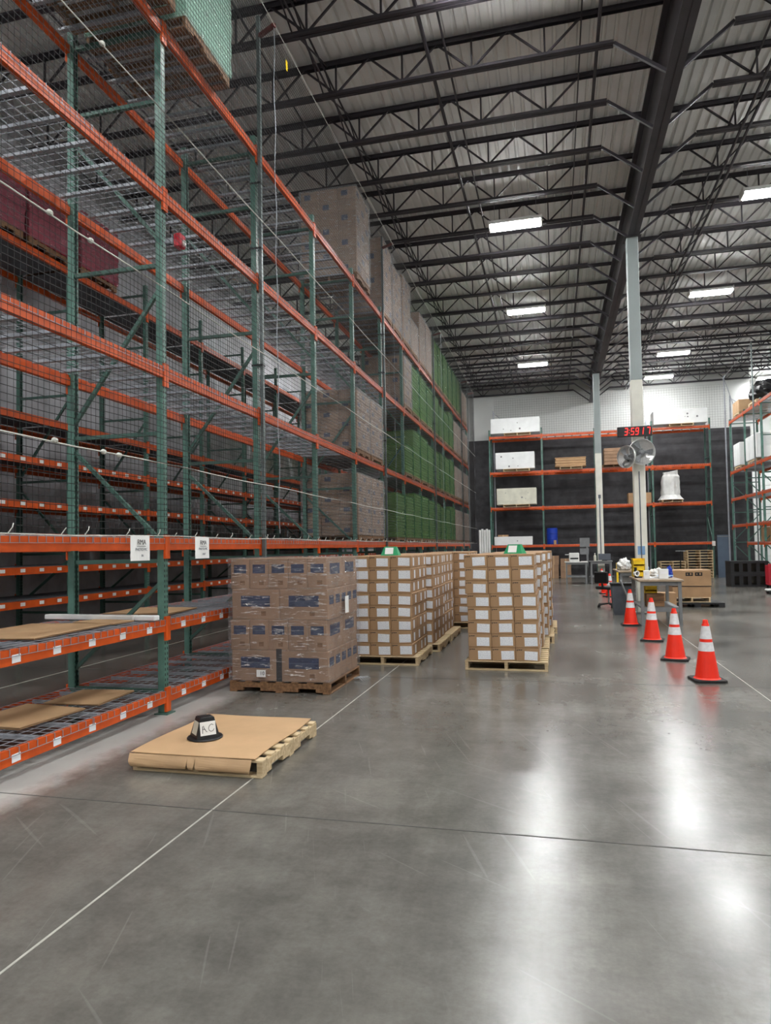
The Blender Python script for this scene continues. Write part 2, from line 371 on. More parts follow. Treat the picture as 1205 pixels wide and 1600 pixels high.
# columns
def column(x, y, label):
    t = thing('column', label, 'column', (x, y, 0), kind='structure')
    MB().cbox(-.13, .13, -.13, .13, 5.46, GB-.012, .012).build('upper_section', 'col_up', t)
    MB().cbox(-.13, .13, -.13, .13, .02, 5.46, .012).build('lower_section', 'col_lo', t)
    MB().box(-.2, .2, -.2, .2, 0, .02).build('base_plate', 'grey_metal', t)
    MB().box(-.2, .2, -.2, .2, GB-.03, GB-.012).build('cap_plate', 'steel_dark', t)
    return t
c1 = column(1.95, 17.0, 'white square steel column carrying the clock and fans')
c2 = column(1.86, 30.2, 'white square steel column beside the back workstations')
MB().tube([(-.01, -.145, 1.0), (-.01, -.145, 3.3)], .012, 6).build('conduit', 'grey_plastic', c1)
MB().box(-.09, .07, -.138, -.131, 1.36, 1.56).build('notice', 'glasspane', c1)
MB().tube([(.0, -.145, 1.1), (.0, -.145, 3.6)], .02, 6).box(-.05, .05, -.17, -.13, 3.55, 3.7).build('conduit', 'grey_plastic', c2)

# ================================================================== LIGHT FIXTURES
def light_meshes():
    h = MB().box(-.62, .62, -.175, .175, .045, .085)
    h.box(-.62, .62, -.19, -.175, .0, .085).box(-.62, .62, .175, .19, .0, .085); h.box(-.64, -.61, -.19, .19, -.05, .1).box(.61, .64, -.19, .19, -.05, .1).box(-.25, .25, -.07, .07, .085, .14)
    l = MB()
    for y in (-.125, 0, .125): l.cbox(-.6, .6, y-.048, y+.048, -.05, .045, .02)
    c = MB().tube([(0, 0, .085), (0, 0, .66)], .004, 5)
    return h.mesh('housing', 'white_plastic'), l.mesh('diffuser', 'lens'), c.mesh('hanger', 'galv')
hm, lm, hg = light_meshes()
def lamp(x, y, label, group=None):
    t = thing('high_bay_light', label, 'light', (x, y, 9.43), group=group)
    put('housing', hm, t); put('diffuser', lm, t); put('hanger', hg, t, (-.5, 0, 0)); put('hanger', hg, t, (.5, 0, 0))
for y in (-4.0, 2.5, 9.1, 16.7, 23.0, 30.0): lamp(-.74, y, 'lit high bay light over the carton aisle, '+{-4.0: 'sixth', 2.5: 'fifth', 9.1: 'fourth', 16.7: 'third', 23.0: 'second', 30.0: 'first'}[y]+' from the back wall', 'lights along the aisle')
for y in (-4.0, 2.5, 9.1, 16.7, 23.0, 30.0, 34.1): lamp(4.92, y, 'lit high bay light over the cone side of the columns, '+{-4.0: 'seventh', 2.5: 'sixth', 9.1: 'fifth', 16.7: 'fourth', 23.0: 'third', 30.0: 'second', 34.1: 'first'}[y]+' from the back wall', 'lights right of the girder')
for y in (-5.5, 1.0, 23.0, 30.0): lamp(-6.55, y, 'added unseen fill light over the aisle between the racks, '+{-5.5: 'fourth', 1.0: 'third', 23.0: 'second', 30.0: 'first'}[y]+' from the back wall', 'added fill lights between the racks')  # lamps added out of view to brighten the aisle and left wall
for x, y in ((10.2, 35.9), (10.6, 39.5)): lamp(x, y, 'lit high bay light '+('above the side rack end' if y < 37 else 'deep in the recess by the white door'), 'lights by the far door')
for y in (2.5, 9.1, 16.7, 23.0): lamp(10.4, y, 'lit high bay light over the open side hall, '+{2.5: 'fourth', 9.1: 'third', 16.7: 'second', 23.0: 'first'}[y]+' from the side rack', 'lights over the open side')

# ================================================================== PALLET RACKS
def post_mesh(h):
    m = MB(); m.box(-.038, .038, -.036, -.03, .0, h); m.box(-.038, -.033, -.03, .036, 0, h); m.box(.033, .038, -.03, .036, 0, h)
    m.box(-.033, -.018, .032, .036, 0, h); m.box(.018, .033, .032, .036, 0, h); return m.mesh('post', 'green')
def beam_mesh(L, h=.115):
    m = MB(); a = L/2
    m.box(-a+.04, a-.04, -.025, .025, -h/2, h/2-.03); m.box(-a+.04, a-.04, -.025, .008, h/2-.03, h/2)
    for s in (-1, 1):
        x0, x1 = sorted((s*(a-.042), s*(a-.001)))
        m.box(x0, x1, -.032, -.009, -h/2-.09, h/2+.035)
    return m.mesh('beam', 'orange')
def deck_mesh(L, D):
    m = MB(); r_ = .0021
    n = int(L/.085)
    m.mat(0)
    for i in range(n+1):
        x = -L/2+L*i/n; m.box(x-r_, x+r_, -.058, D+.03, .0, 2*r_); m.box(x-r_, x+r_, -.06, -.06+2*r_, -.05, 2*r_)
    for j in range(11):
        y = -.02+(D+.04)*j/10; m.box(-L/2, L/2, y-r_, y+r_, 2*r_, 4*r_)
    m.box(-L/2, L/2, -.062-r_, -.062+r_, -.05-r_, -.05+r_)
    m.mat(1)
    for x in (-L*.34, 0, L*.34): m.box(x-.022, x+.022, .03, D-.03, -.03, 0)
    return m.mesh('wire_deck', ['galv', 'galv'])
def rack(name, label, group, loc, rz, n, pitch, D, H, levels, braces, first_deck=None, solid=False, tags=(), tag_joined=False):
    """local x runs along the rack, local y into it, front face at y = 0; levels: list of (z, first_bay, last_bay)"""
    t = thing(name, label, 'rack', loc, rz, group)
    pm = post_mesh(H); bmh = beam_mesh(pitch); dm = deck_mesh((pitch-.09)/2-.015, D) if not solid else MB().box(-(pitch-.1)/2, (pitch-.1)/2, .02, D-.02, 0, .012).mesh('shelf_deck', 'shelf')
    bp = MB().box(-.075, .075, -.09, .06, 0, .01).mesh('base_plate', 'green_brace')
    lab = MB().box(-.042, .042, -.0015, 0, -.03, .03).mesh('barcode_label', 'label')
    hb = MB().box(-.02, .02, .03, D-.03, -.02, .02).mesh('brace', 'green_brace')
    dmsh = {}
    for k in range(n+1):
        for y, f in ((0, 0), (D, math.pi)):
            p = put('post', pm, t, (k*pitch, y, 0), f); put('base_plate', bp, p)
        for z in braces[0]:
            if z < H: put('brace', hb, t, (k*pitch, 0, z))
        for (za, zb) in braces[1]:
            if (za, zb) not in dmsh: dmsh[(za, zb)] = MB().bar((0, D-.03, za), (0, .03, zb), .036, .036).mesh('brace', 'green_brace')
            put('brace', dmsh[(za, zb)], t, (k*pitch, 0, 0))
    for z, b0, b1 in levels:
        for k in range(max(b0, 0), min(b1, n-1)+1):
            xc = (k+.5)*pitch
            fb = put('beam', bmh, t, (xc, -.028, z)); put('beam', bmh, t, (xc, D+.028, z), math.pi)
            if solid: put('shelf_deck', dm, t, (xc, 0, z+.0575))
            else:
                for s in (-1, 1): put('wire_deck', dm, t, (xc+s*(pitch-.09)/4, 0, z+.0575))
            if z in tags:
                if tag_joined:
                    m = MB()
                    for q in range(5): m.box(-.82+.41*q-.05, -.82+.41*q+.05, -.0275, -.0255, -.02, .035)
                    m.build('barcode_labels', 'paper', fb)
                else:
                    for q in range(5):
                        l = put('barcode_label', lab, fb, (-.85+.42*q, -.0258, -.012)); l.rotation_euler[1] = random.uniform(-.05, .05)
    return t
BR_H = (.22, 1.53, 2.83, 4.57, 6.3, 7.05); BR_D = ((.42, 1.3), (2.68, 1.75), (3.0, 4.3), (6.0, 4.85))
PF = 2.3; XF = -3.87
rack('pallet_rack', 'tall green and orange pallet rack behind the black safety net', None, (XF, 3.9, 0), R(90), 12, PF, 1.05, 7.28,
     [(7.05, 0, 11), (5.28, 0, 11), (3.45, 0, 11), (1.70, 0, 11), (.88, 0, 4), (.17, 0, 4)], (BR_H, BR_D), tags=(.88, .17))
R2L = [(6.57, 0, 10), (3.82, 0, 10), (3.13, 0, 10), (2.42, 0, 10), (1.90, 0, 10), (1.36, 0, 10), (.83, 0, 10)]
rack('shelving_rack', 'low-level shelf rack with many labelled beams along the grey left wall', None, (-8.2, 5.65, 0), R(90), 11, PF, 1.05, 7.2,
     R2L, ((.6, 1.62, 2.9, 4.4, 5.9, 7.0), ((.75, 1.5), (2.75, 1.75), (3.0, 4.3))), solid=True, tags=(3.13, 2.42, 1.90, 1.36, .83), tag_joined=True)
YR = 34.3; SB = YR/30.7
def bx(x): return x*SB
def bz(z): return 1.62+(z-1.62)*SB
rack('back_rack', 'green and orange pallet rack standing against the black curtain', None, (bx(-2.74), YR, 0), 0, 4, bx(2.27), 1.05, 7.4,
     [(7.0, 0, 3), (5.22, 0, 3), (3.46, 0, 3), (1.59, 0, 3)], ((.3, 1.6, 2.9, 4.2, 5.6, 7.0), ((.4, 1.5), (2.8, 1.7), (3.0, 4.1))))
rack('side_rack', 'green pallet rack beside the white door with black stack below', None, (7.6, 32.7, 0), R(-90), 4, 2.3, 1.07, 7.0,
     [(6.85, 0, 3), (4.62, 0, 3), (3.45, 0, 3), (2.3, 0, 3), (1.55, 1, 3)], ((.3, 1.6, 2.9, 4.2, 5.6, 6.8), ((.4, 1.5), (2.8, 1.7), (3.0, 4.1))))

# ================================================================== PALLETS
def pallet_meshes(lx, ly):       # stringers along y, deck boards along x
    n = 7; bw = .09; st = MB()
    L = ly/2
    for y0, y1, z0 in ((-L, -L+.17, .018), (-L+.17, -L+.38, .055), (-L+.38, L-.38, .018), (L-.38, L-.17, .055), (L-.17, L, .018)):
        st.box(-.02, .02, y0, y1, z0, .108)
    bd = MB().cbox(-lx/2, lx/2, -bw/2, bw/2, 0, .017, .003)
    return st.mesh('stringer', 'wood'), bd.mesh('deck_board', 'wood'), n
PM = {}
def pallet(loc, rz, label, group=None, lx=1.0, ly=1.12, mat='wood', parts=True, name='wooden_pallet', cat='pallet'):
    key = (lx, ly, mat)
    if key not in PM:
        s, b, n = pallet_meshes(lx, ly)
        for q in (s, b): q.materials[0] = MT[mat]
        j = MB()
        for x in (-lx/2+.02, 0, lx/2-.02): j.box(x-.02, x+.02, -ly/2, -ly/2+.17, .018, .108).box(x-.02, x+.02, -ly/2+.17, ly/2-.17, .055, .108).box(x-.02, x+.02, ly/2-.17, ly/2, .018, .108)
        for i in range(n): y = -ly/2+.045+(ly-.09)*i/(n-1); j.box(-lx/2, lx/2, y-.045, y+.045, .108, .125)
        for y in (-ly/2+.045, 0, ly/2-.045): j.box(-lx/2, lx/2, y-.045, y+.045, 0, .018)
        PM[key] = (s, b, n, j.mesh('wooden_pallet', mat))
    s, b, n, jm = PM[key]
    if not parts:
        return tag(put(name, jm, None, loc, rz), label, cat, group)
    t = thing(name, label, cat, loc, rz, group)
    for x in (-lx/2+.02, 0, lx/2-.02): put('stringer', s, t, (x, 0, 0))
    for i in range(n): put('deck_board', b, t, (random.uniform(-.004, .004), -ly/2+.045+(ly-.09)*i/(n-1), .108))
    for y in (-ly/2+.045, 0, ly/2-.045): put('bottom_board', b, t, (0, y, 0))
    return t
PZ = .126

# ---- empty pallet with kraft sheet and black marker
pallet((-2.58, 5.12, 0), 0, 'empty pale wooden pallet under the kraft cardboard sheet', lx=1.04, ly=1.14)
ks = thing('cardboard_sheet', 'flat kraft cardboard sheet with folded front flaps lying on empty pallet', 'cardboard', (-2.60, 5.12, PZ))
g = MB(); NX, NY = 14, 12
for j in range(NY+1):
    for i in range(NX+1):
        x = -.51+1.0*i/NX; y = -.585+1.17*j/NY
        zz = .003+.006*noise.noise(Vector((x*3, y*3, 1)))+.006
        g.v.append((x+(.012*math.sin(y*6) if i in (0, NX) else 0), y, max(.002, zz)))
for j in range(NY):
    for i in range(NX): a = j*(NX+1)+i; g.f.append((a, a+1, a+NX+2, a+NX+1)); g.m.append(0)
sh = g.build('sheet', 'kraft', ks); mo = sh.modifiers.new('thick', 'SOLIDIFY'); mo.thickness = .005; mo.offset = 1
def flap(x0, x1, curl):
    g = MB(); n = 10
    for k in range(n+1):
        a = k/n; ang = a*math.pi*.5*curl
        z = .008-.1*math.sin(a*math.pi/2); y = -.592-.024*math.sin(a*math.pi)+.008*a*a*curl
        for x in (x0+.02*a*a, x0+(x1-x0)*.33, x0+(x1-x0)*.66, x1-.03*a*a): g.v.append((x, y+.006*noise.noise(Vector((x*9, a*3, 4))), z+.008*a*noise.noise(Vector((x*6, 0, 9)))))
    for k in range(n):
        for i in range(3): b = k*4+i; g.f.append((b, b+4, b+5, b+1)); g.m.append(0)
    o = g.build('front_flap', 'kraft', ks); mo = o.modifiers.new('thick', 'SOLIDIFY'); mo.thickness = .004
flap(-.51, -.03, 1.3); flap(.03, .47, 1.2); flap(-.03, .03, .3)
mk = thing('pallet_marker', 'black four-sided marker with handwritten card on kraft sheet', 'marker', (-2.74, 4.98, PZ+.018), R(46))
MB().lathe([(.135, 0), (.14, .004), (.135, .012), (.09, .014)], 28).build('brim', 'black', mk, smooth=False)
MB().frustum((.092, .092), (.056, .056), .012, .165).frustum((.05, .05), (.045, .045), .165, .168).build('body', 'black', mk)
TL = math.atan2(.036, .153)
MB().box(-.062, .062, -.0008, .0008, -.052, .052).build('card', 'paper', mk, (.0, -.0765, .086)).rotation_euler[0] = -TL
o = MB().box(-.055, .055, -.0008, .0008, -.05, .05).build('card', 'cream_foam', mk, (-.0765, 0, .086)); o.rotation_euler = (-TL, 0, R(-90))
g = MB()
for pl in (((-.045, -.034), (-.042, .018), (-.036, .024), (-.028, 0), (-.015, -.022), (-.008, -.024)), ((-.043, -.004), (-.03, -.002), (-.02, -.008)),
           ((.044, .022), (.03, .03), (.012, .02), (.004, .0), (.008, -.016), (.022, -.026), (.04, -.02), (.046, -.008))):
    g.tube([(a, 0, b) for a, b in pl], .0022, 5)
g.build('handwriting', 'ink', mk, (.0, -.0785, .086)).rotation_euler[0] = -TL

# ---- wrapped mixed load with navy panels ("10")
pallet((-3.08, 7.88, 0), R(90), 'worn brown wooden pallet under the shrink-wrapped navy-panel boxes', lx=1.18, ly=1.22, mat='wood_dark')
wl_ = thing('wrapped_box_load', 'shrink-wrapped tiers of brown boxes with navy panels and card reading 10', 'boxes', (-3.08, 7.88, PZ))
TH = .35; LX_, LY_ = 1.18, 1.15
def navy_box(w, d, h, pw, ph):
    m = MB(); m.cbox(-w/2+.002, w/2-.002, -d/2+.002, d/2-.002, 0, h-.003, .006)
    return m.mesh('box', 'carton2')
def panel(w, h, rot):
    m = MB(); m.box(-w/2, w/2, -.001, 0, -h/2, h/2)
    m.mat(1).box(-w/2+.004, w/2-.004, -.0016, -.001, -.004, .002)
    for q in range(3): m.box(-w*.3, w*.35, -.0016, -.001, -h*.36+q*.014, -h*.36+q*.014+.004)
    return m.mesh('printed_panel', ['navy', 'bluegrey'])
bA = navy_box(LX_/2, LY_/5, TH, 0, 0); bB = navy_box(LX_/5, LY_/2, TH, 0, 0)
pw_, pn_ = panel(.36, .125, 0), panel(.155, .10, 0)
sq = MB().box(-.03, .03, -.001, 0, -.025, .025).mesh('print_mark', 'wood_dark')
for tier in range(4):
    jx = (.0, -.012, .008, -.004)[tier]
    for a in range(2 if tier % 2 == 0 else 5):
        for b in range(5 if tier % 2 == 0 else 2):
            wide = tier % 2 == 0
            cx = -LX_/2+(a+.5)*LX_/(2 if wide else 5)+jx; cy = -LY_/2+(b+.5)*LY_/(5 if wide else 2)
            o = put('box', bA if wide else bB, wl_, (cx, cy, tier*TH))
            if b == 0:
                put('printed_panel', pw_ if wide else pn_, o, (0, -(LY_/10 if wide else LY_/4)+.0015, .21 if wide else .23))
                put('print_mark', sq, o, (.1 if wide else .03, -(LY_/10 if wide else LY_/4)+.0015, .07))
            if a == (1 if wide else 4):
                put('printed_panel', pn_ if wide else pw_, o, ((LX_/4 if wide else LX_/10)-.0015, 0, .22), R(90))
def wrap_shell(x, y, z, amp, seed, top=True, n=18):
    g = MB(); nz = max(6, int(z/.07)); per = []
    for k in range(n):
        a = -1+2*k/n; per.append((a*x/2, -y/2))
    for k in range(n): per.append((x/2, (-1+2*k/n)*y/2))
    for k in range(n): per.append(((1-2*k/n)*x/2, y/2))
    for k in range(n): per.append((-x/2, (1-2*k/n)*y/2))
    N = len(per)
    for j in range(nz+1):
        for (px, py) in per:
            d = amp*(noise.noise(Vector((px*4+seed, py*4, j*.9)))*.6+noise.noise(Vector((px*1.5, py*1.5+seed, j*2.7)))*.6)
            s = 1+d/max(x, y)*2
            g.v.append((px*s, py*s, z*j/nz))
    for j in range(nz):
        for k in range(N): g.f.append((j*N+k, j*N+(k+1) % N, (j+1)*N+(k+1) % N, (j+1)*N+k)); g.m.append(0)
    if top: g.f.append(tuple(nz*N+k for k in range(N))); g.m.append(0)
    return g
wrap_shell(LX_+.05, LY_+.05, 4*TH+.012, .012, 3.1).build('stretch_film', 'film', wl_, (-.002, 0, -.0))
MB().box(-.034, .034, -.002, 0, .0, .37).build('tape_strip', 'black', wl_, (.0, -LY_/2-.006, .0))
MB().box(-.055, .055, -.002, 0, -.04, .04).build('number_card', 'paper', wl_, (-.205, -LY_/2-.045, .095))
text_obj('number', '10', .058, 'ink', wl_, (-.19, -LY_/2-.049, .095), FRONT)
MB().box(-.0, .002, -.07, .07, -.1, .1).build('packing_slip', 'paper', wl_, (LX_/2+.045, .0, .83))
g = MB()
for k in range(5): g.tube([(0, 0, .02), (.06+.02*k, -.05+.04*k, .05-.006*k), (.14+.01*k, -.09+.05*k, .004)], [.012, .008, .002], 5)
tag(g.build('film_scrap', 'film2', None, (-2.45, 8.16, .0)), 'torn tail of clear film hanging by the navy-panel load', 'plastic film')

# ---- cartons with white labels
CW, CH, CD = .304, .1735, .372
cb = MB(); cb.cbox(-CW/2+.0015, CW/2-.0015, -CD/2+.0015, CD/2-.0015, .0005, CH-.001, .007)
cb.mat(1)
for x0, x1 in ((-.135, -.122), (-.116, -.092), (-.088, -.068)): cb.box(x0, x1, -CD/2+.0, -CD/2+.0012, CH-.032, CH-.022)
cb.box(-.135, -.128, -CD/2, -CD/2+.0012, CH-.042, CH-.03)
for y0, y1 in ((-.175, -.16),): cb.box(CW/2-.0012, CW/2, y0, y1, CH-.032, CH-.022)
CBM = cb.mesh('carton', ['carton', 'ink'])
LBM = MB().box(-.0825, .0825, -.056, .056, 0, .0012).mesh('shipping_label', 'label')
LSM = MB().box(-.045, .045, -.056, .056, 0, .0012).mesh('shipping_label', 'label')
stuffm = MB()
TIER = ['bottom', 'second', 'third', 'fourth', 'fifth', 'sixth', 'seventh', 'top']; COLN = ['rack-side', 'middle', 'aisle-side']; ROWN = ['front', 'centre', 'rear']
ORD = ['first', 'second', 'third', 'fourth', 'fifth', 'sixth', 'seventh', 'eighth', 'ninth', 'tenth', 'eleventh', 'twelfth', 'thirteenth', 'fourteenth', 'fifteenth']
def carton(x, y, z, label, group, front=True, side=True):
    o = tag(put('carton', CBM, None, (x, y, z), random.uniform(-.002, .002)), label, 'box', group)
    if front: put('shipping_label', LBM, o, (.047+random.uniform(-.01, .008), -CD/2+.0007, CH*.46+random.uniform(-.008, .006)), 0, (R(90), random.uniform(-.05, .05), 0))
    if side: put('shipping_label', LSM, o, (CW/2-.0007, -.02+random.uniform(-.04, .1), CH*.47), 0, (R(90), 0, R(90)))
def stack(x1, y0, full, label, group, plabel, over=.04, indiv=True, lean=0.0, ny=3):
    """x1 right edge, y0 front edge of the cartons"""
    pallet((x1-.455+over/2, y0+.56, 0), 0, plabel, lx=.98+over, ly=1.14)
    for tier in range(8):
        jx = random.uniform(-.008, .008)+lean*(tier-3.5)
        for i in range(3):
            for j in range(ny):
                x = x1-.152-CW*(2-i)+jx; y = y0+CD*(j+.5)+random.uniform(-.0004, .0004); z = PZ+tier*CH
                if full or (indiv and i == 2): carton(x, y, z, 'brown carton, %s tier, %s column, %s row of %s' % (TIER[tier], COLN[i], ROWN[j], label), group, front=(j == 0), side=(i == 2))
                else:
                    stuffm.cbox(x-CW/2+.001, x+CW/2-.001, y-CD/2+.001, y+CD/2-.001, z+.0005, z+CH-.0005, .004)
                    if j == 0: stuffm.mat(1).box(x-.03, x+.13, y-CD/2-.001, y-CD/2+.001, z+.025, z+.135).mat(0)
                    if i == 2: stuffm.mat(1).box(x+CW/2-.001, x+CW/2+.001, y-.06, y+.04, z+.025, z+.135).mat(0)
stack(-1.935, 9.26, True, 'the stack beside the navy-panel load', 'cartons in the front left stack', 'pale pallet under the carton stack beside the navy-panel load')
stack(-.245, 9.05, True, 'the stack nearest the cones', 'cartons in the front right stack', 'pale pallet protruding from the carton stack nearest the cones', over=.08, lean=-.006)
stack(-1.86, 10.52, False, 'the second left-row stack', 'cartons deeper in the left row', 'pale pallet second in the left carton row', over=.06)
stack(-1.90, 11.78, False, 'the third left-row stack', 'cartons deeper in the left row', 'pale pallet third in the left carton row', over=.1)
stack(-1.68, 13.6, False, 'the fourth left-row stack', 'cartons deeper in the left row', 'pale pallet fourth in the left carton row')
stack(-1.76, 14.9, False, '', '', 'pale pallet last in the left carton row', indiv=False)
stack(-.20, 10.35, False, 'the second right-row stack', 'cartons deeper in the right row', 'pale pallet second in the right carton row')
stack(-.13, 11.65, False, 'the third right-row stack', 'cartons deeper in the right row', 'pale pallet third in the right carton row')
stack(-.08, 12.95, False, '', '', 'pale pallet last in the right carton row', indiv=False)
tag(stuffm.build('carton_stack', ['carton', 'label'], None), 'remaining brown cartons filling the inner and rear parts of both rows', 'boxes', kind='stuff')
def green_marker(x, y, label, rz):
    t = thing('stack_marker', label, 'marker', (x, y, PZ+8*CH), rz)
    MB().frustum((.13, .09), (.085, .035), 0, .125).build('body', 'greenmark', t)
    tl = math.atan2(.055, .125)
    o = MB().box(-.06, .06, -.0008, .0008, -.05, .05).build('card', 'paper', t, (-.01, -.0635, .064)); o.rotation_euler[0] = -tl
green_marker(-2.29, 9.55, 'green marker with white card on carton stack beside navy-panel load', 0)
green_marker(-.53, 9.4, 'green marker with white card on carton stack nearest the cones', R(-18))

# ================================================================== LOADS IN THE NET-COVERED RACK
def mapy(y): return y
CT = {}
def carton_var(w, d, h, blue):
    key = (round(w, 3), round(d, 3), round(h, 3), blue)
    if key not in CT:
        m = MB(); m.cbox(-w/2+.004, w/2-.004, -d/2+.004, d/2-.004, .001, h-.004, .012)
        if blue:
            m.mat(1); m.box(-w*.28, w*.05, -d/2, -d/2+.003, h*.3, h*.72); m.box(w/2-.003, w/2, -d*.25, d*.25, h*.3, h*.7)
        CT[key] = m.mesh('carton', ['carton2', 'navy'])
    return CT[key]
LV = {'top': 7.05, 'third': 5.28, 'second': 3.45, 'first': 1.70}
LN = {7.05: 'on the topmost level', 5.28: 'on the level below the top', 3.45: 'on the second netted level', 1.70: 'on the lowest netted level'}
lcount = 0
def brown_load(y, z, h, label, group, w=1.2, d=1.0, nx=3, ny=3, nz=6, blue=True, filmm='film2', x=None):
    global lcount; lcount += 1
    x = XF-.55 if x is None else x
    zb = z+.066
    pallet((x, y, zb), 0, 'wooden pallet '+label[1], group and 'pallets '+group, lx=1.2, ly=1.0, mat='wood_dark', parts=y < 14)
    t = thing('wrapped_carton_load', label[0], 'boxes', (x, y, zb+PZ), group=group)
    cw, cdp, chh = w/nx, d/ny, h/nz
    if y < 18.6:
        me = carton_var(cw, cdp, chh, blue); me2 = carton_var(cw, cdp, chh, False)
        for k in range(nz):
            for i in range(nx):
                for j in range(ny):
                    if i < nx-1 and 0 < j and k < nz-1: continue
                    put('carton', me if (i+k+j) % 2 == 0 else me2, t, (-w/2+cw*(i+.5), -d/2+cdp*(j+.5), chh*k))
    else:
        m = MB()
        for k in range(nz):
            for i in range(nx):
                for j in range(ny):
                    if i < nx-1 and 0 < j and k < nz-1: continue
                    X, Y, Z = -w/2+cw*(i+.5), -d/2+cdp*(j+.5), chh*k
                    m.mat(0).box(X-cw/2+.004, X+cw/2-.004, Y-cdp/2+.004, Y+cdp/2-.004, Z, Z+chh-.006)
        tag(m.build('carton_tiers', ['carton2', 'navy'], t), kind='stuff')
    wrap_shell(w+.04, d+.04, h+.012, .02, lcount*3.3, n=8).build('stretch_film', filmm, t)
def green_load(y, z, h, label, group, w=1.2, d=1.0, x=None, filmm='gfilm', body='kraft'):
    global lcount; lcount += 1
    x = XF-.55 if x is None else x
    zb = z+.066
    pallet((x, y, zb), 0, 'wooden pallet '+label[1], group and 'pallets '+group, lx=1.2, ly=1.0, mat='wood_dark', parts=y < 10)
    t = thing('green_wrapped_load' if filmm == 'gfilm' else 'wrapped_load', label[0], 'wrapped load', (x, y, zb+PZ), group=group)
    m = MB(); nl = int(h/.075)
    for k in range(nl):
        ins = random.uniform(0, .018); m.box(-w/2+ins, w/2-ins, -d/2+ins, d/2-ins, k*h/nl+.006, (k+1)*h/nl-.012)
        m.box(-w/2+.06, w/2-.06, -d/2+.06, d/2-.06, (k+1)*h/nl-.012, (k+1)*h/nl+.006)
    tag(m.build('stacked_trays', body, t), kind='stuff')
    wrap_shell(w+.04, d+.04, h+.015, .022, lcount*2.7, n=8).build('stretch_film', filmm, t)
def slot(n, s): return 6.2+PF*n+.60+1.10*s
green_load(slot(-1, 1)-.0, 7.05, 1.5, ('pale teal wrapped load overhanging the top beam of the net-covered rack', 'under the pale teal load on the topmost level'), None, filmm='tealfilm', x=XF-.35, body='white_foam')
green_load(slot(0, 0)-.005, 7.05, 1.5, ('pale teal wrapped load beside the first one on the top beam', 'under the second pale teal load on the topmost level'), None, filmm='tealfilm', x=XF-.35, body='white_foam')
brown_load(slot(3, 0), 7.05, 1.8, ('tall brown wrapped load towering alone over the top beam', 'under the tall brown load on the topmost level'), None, nz=7, x=XF-.5)
for n in range(4, 11):
    for s in (0, 1):
        y = slot(n, s); fe = ORD[(10-n)*2+1-s]+' from the far end'
        if n < 7:
            brown_load(y, 7.05, (1.75, 1.55, 1.75, .9, 1.5, 1.5)[(n-4)*2+s], ('grey film wrapped carton load on the topmost level, '+fe, 'under wrapped cartons on the topmost level, '+fe), 'wrapped cartons on the topmost level')
        elif n < 10: green_load(y, 7.05, 1.4, ('green film wrapped load on the topmost level, '+fe, 'under green load on the topmost level, '+fe), 'green loads on the topmost level')
        else: brown_load(y, 7.05, 1.2, ('grey film wrapped carton load on the topmost level, '+fe, 'under wrapped cartons on the topmost level, '+fe), 'wrapped cartons on the topmost level')
        z = 5.28
        if n == 5 and s == 0: brown_load(y, z, 1.32, ('brown carton load with navy prints on the level below the top', 'under the navy printed load below the top level'), None, nz=5)
        elif n >= 5 and n < 9: green_load(y, z, (1.3, 1.25, 1.1)[(n+s) % 3], ('green film wrapped load on the level below the top, '+fe, 'under green load on the level below the top, '+fe), 'green loads below the top level')
        elif n >= 9: brown_load(y, z, 1.2, ('grey film wrapped carton load on the level below the top, '+fe, 'under wrapped cartons below the top level, '+fe), 'wrapped cartons below the top level', nz=5)
        z = 3.45
        if n == 5 and s == 0: green_load(y, z, .75, ('low green film wrapped load on the second netted level', 'under the low green load on the second netted level'), None)
        elif n >= 5 and n < 9: green_load(y, z, (1.3, 1.2, 1.25)[(n+s) % 3], ('green film wrapped load on the second netted level, '+fe, 'under green load on the second netted level, '+fe), 'green loads on the second netted level')
        elif n >= 9: brown_load(y, z, 1.2, ('grey film wrapped carton load on the second netted level, '+fe, 'under wrapped cartons on the second netted level, '+fe), 'wrapped cartons on the second netted level', nz=5)
        z = 1.70
        if n == 4 and s == 0: pass
        elif n < 9: green_load(y, z, (1.25, 1.2, 1.1)[(n+s) % 3], ('green film wrapped load on the lowest netted level, '+fe, 'under green load on the lowest netted level, '+fe), 'green loads on the lowest netted level')
        else: brown_load(y, z, 1.2, ('grey film wrapped carton load on the lowest netted level, '+fe, 'under wrapped cartons on the lowest netted level, '+fe), 'wrapped cartons on the lowest netted level', nz=5)
for s in (0, 1):
    a = ('brown', 'blue and brown')[s]
    brown_load(slot(3, s), 3.45, 1.22, (a+' wrapped carton load at the front of the second netted level', 'under the '+a+' load on the second netted level'), None, nz=6)
    brown_load(slot(3, s), 1.70, 1.25, (a+' wrapped carton load at the front of the lowest netted level', 'under the '+a+' load on the lowest netted level'), None, nz=6)
# pink wrapped loads on the upper level of the shelving rack
for k, y in enumerate((8.55, 9.68, 10.95)):
    lab_ = ('pink wrapped load at the near end of the shelving rack top level', 'pink wrapped load between the two other pink loads', 'pink wrapped load deepest along the shelving rack top level')[k]
    green_load(y, 6.57, (.9, .95, 1.0)[k], (lab_, ('under the near pink load', 'under the middle pink load', 'under the deepest pink load')[k]), None, x=-8.2-.5, filmm='rfilm', body='pink')

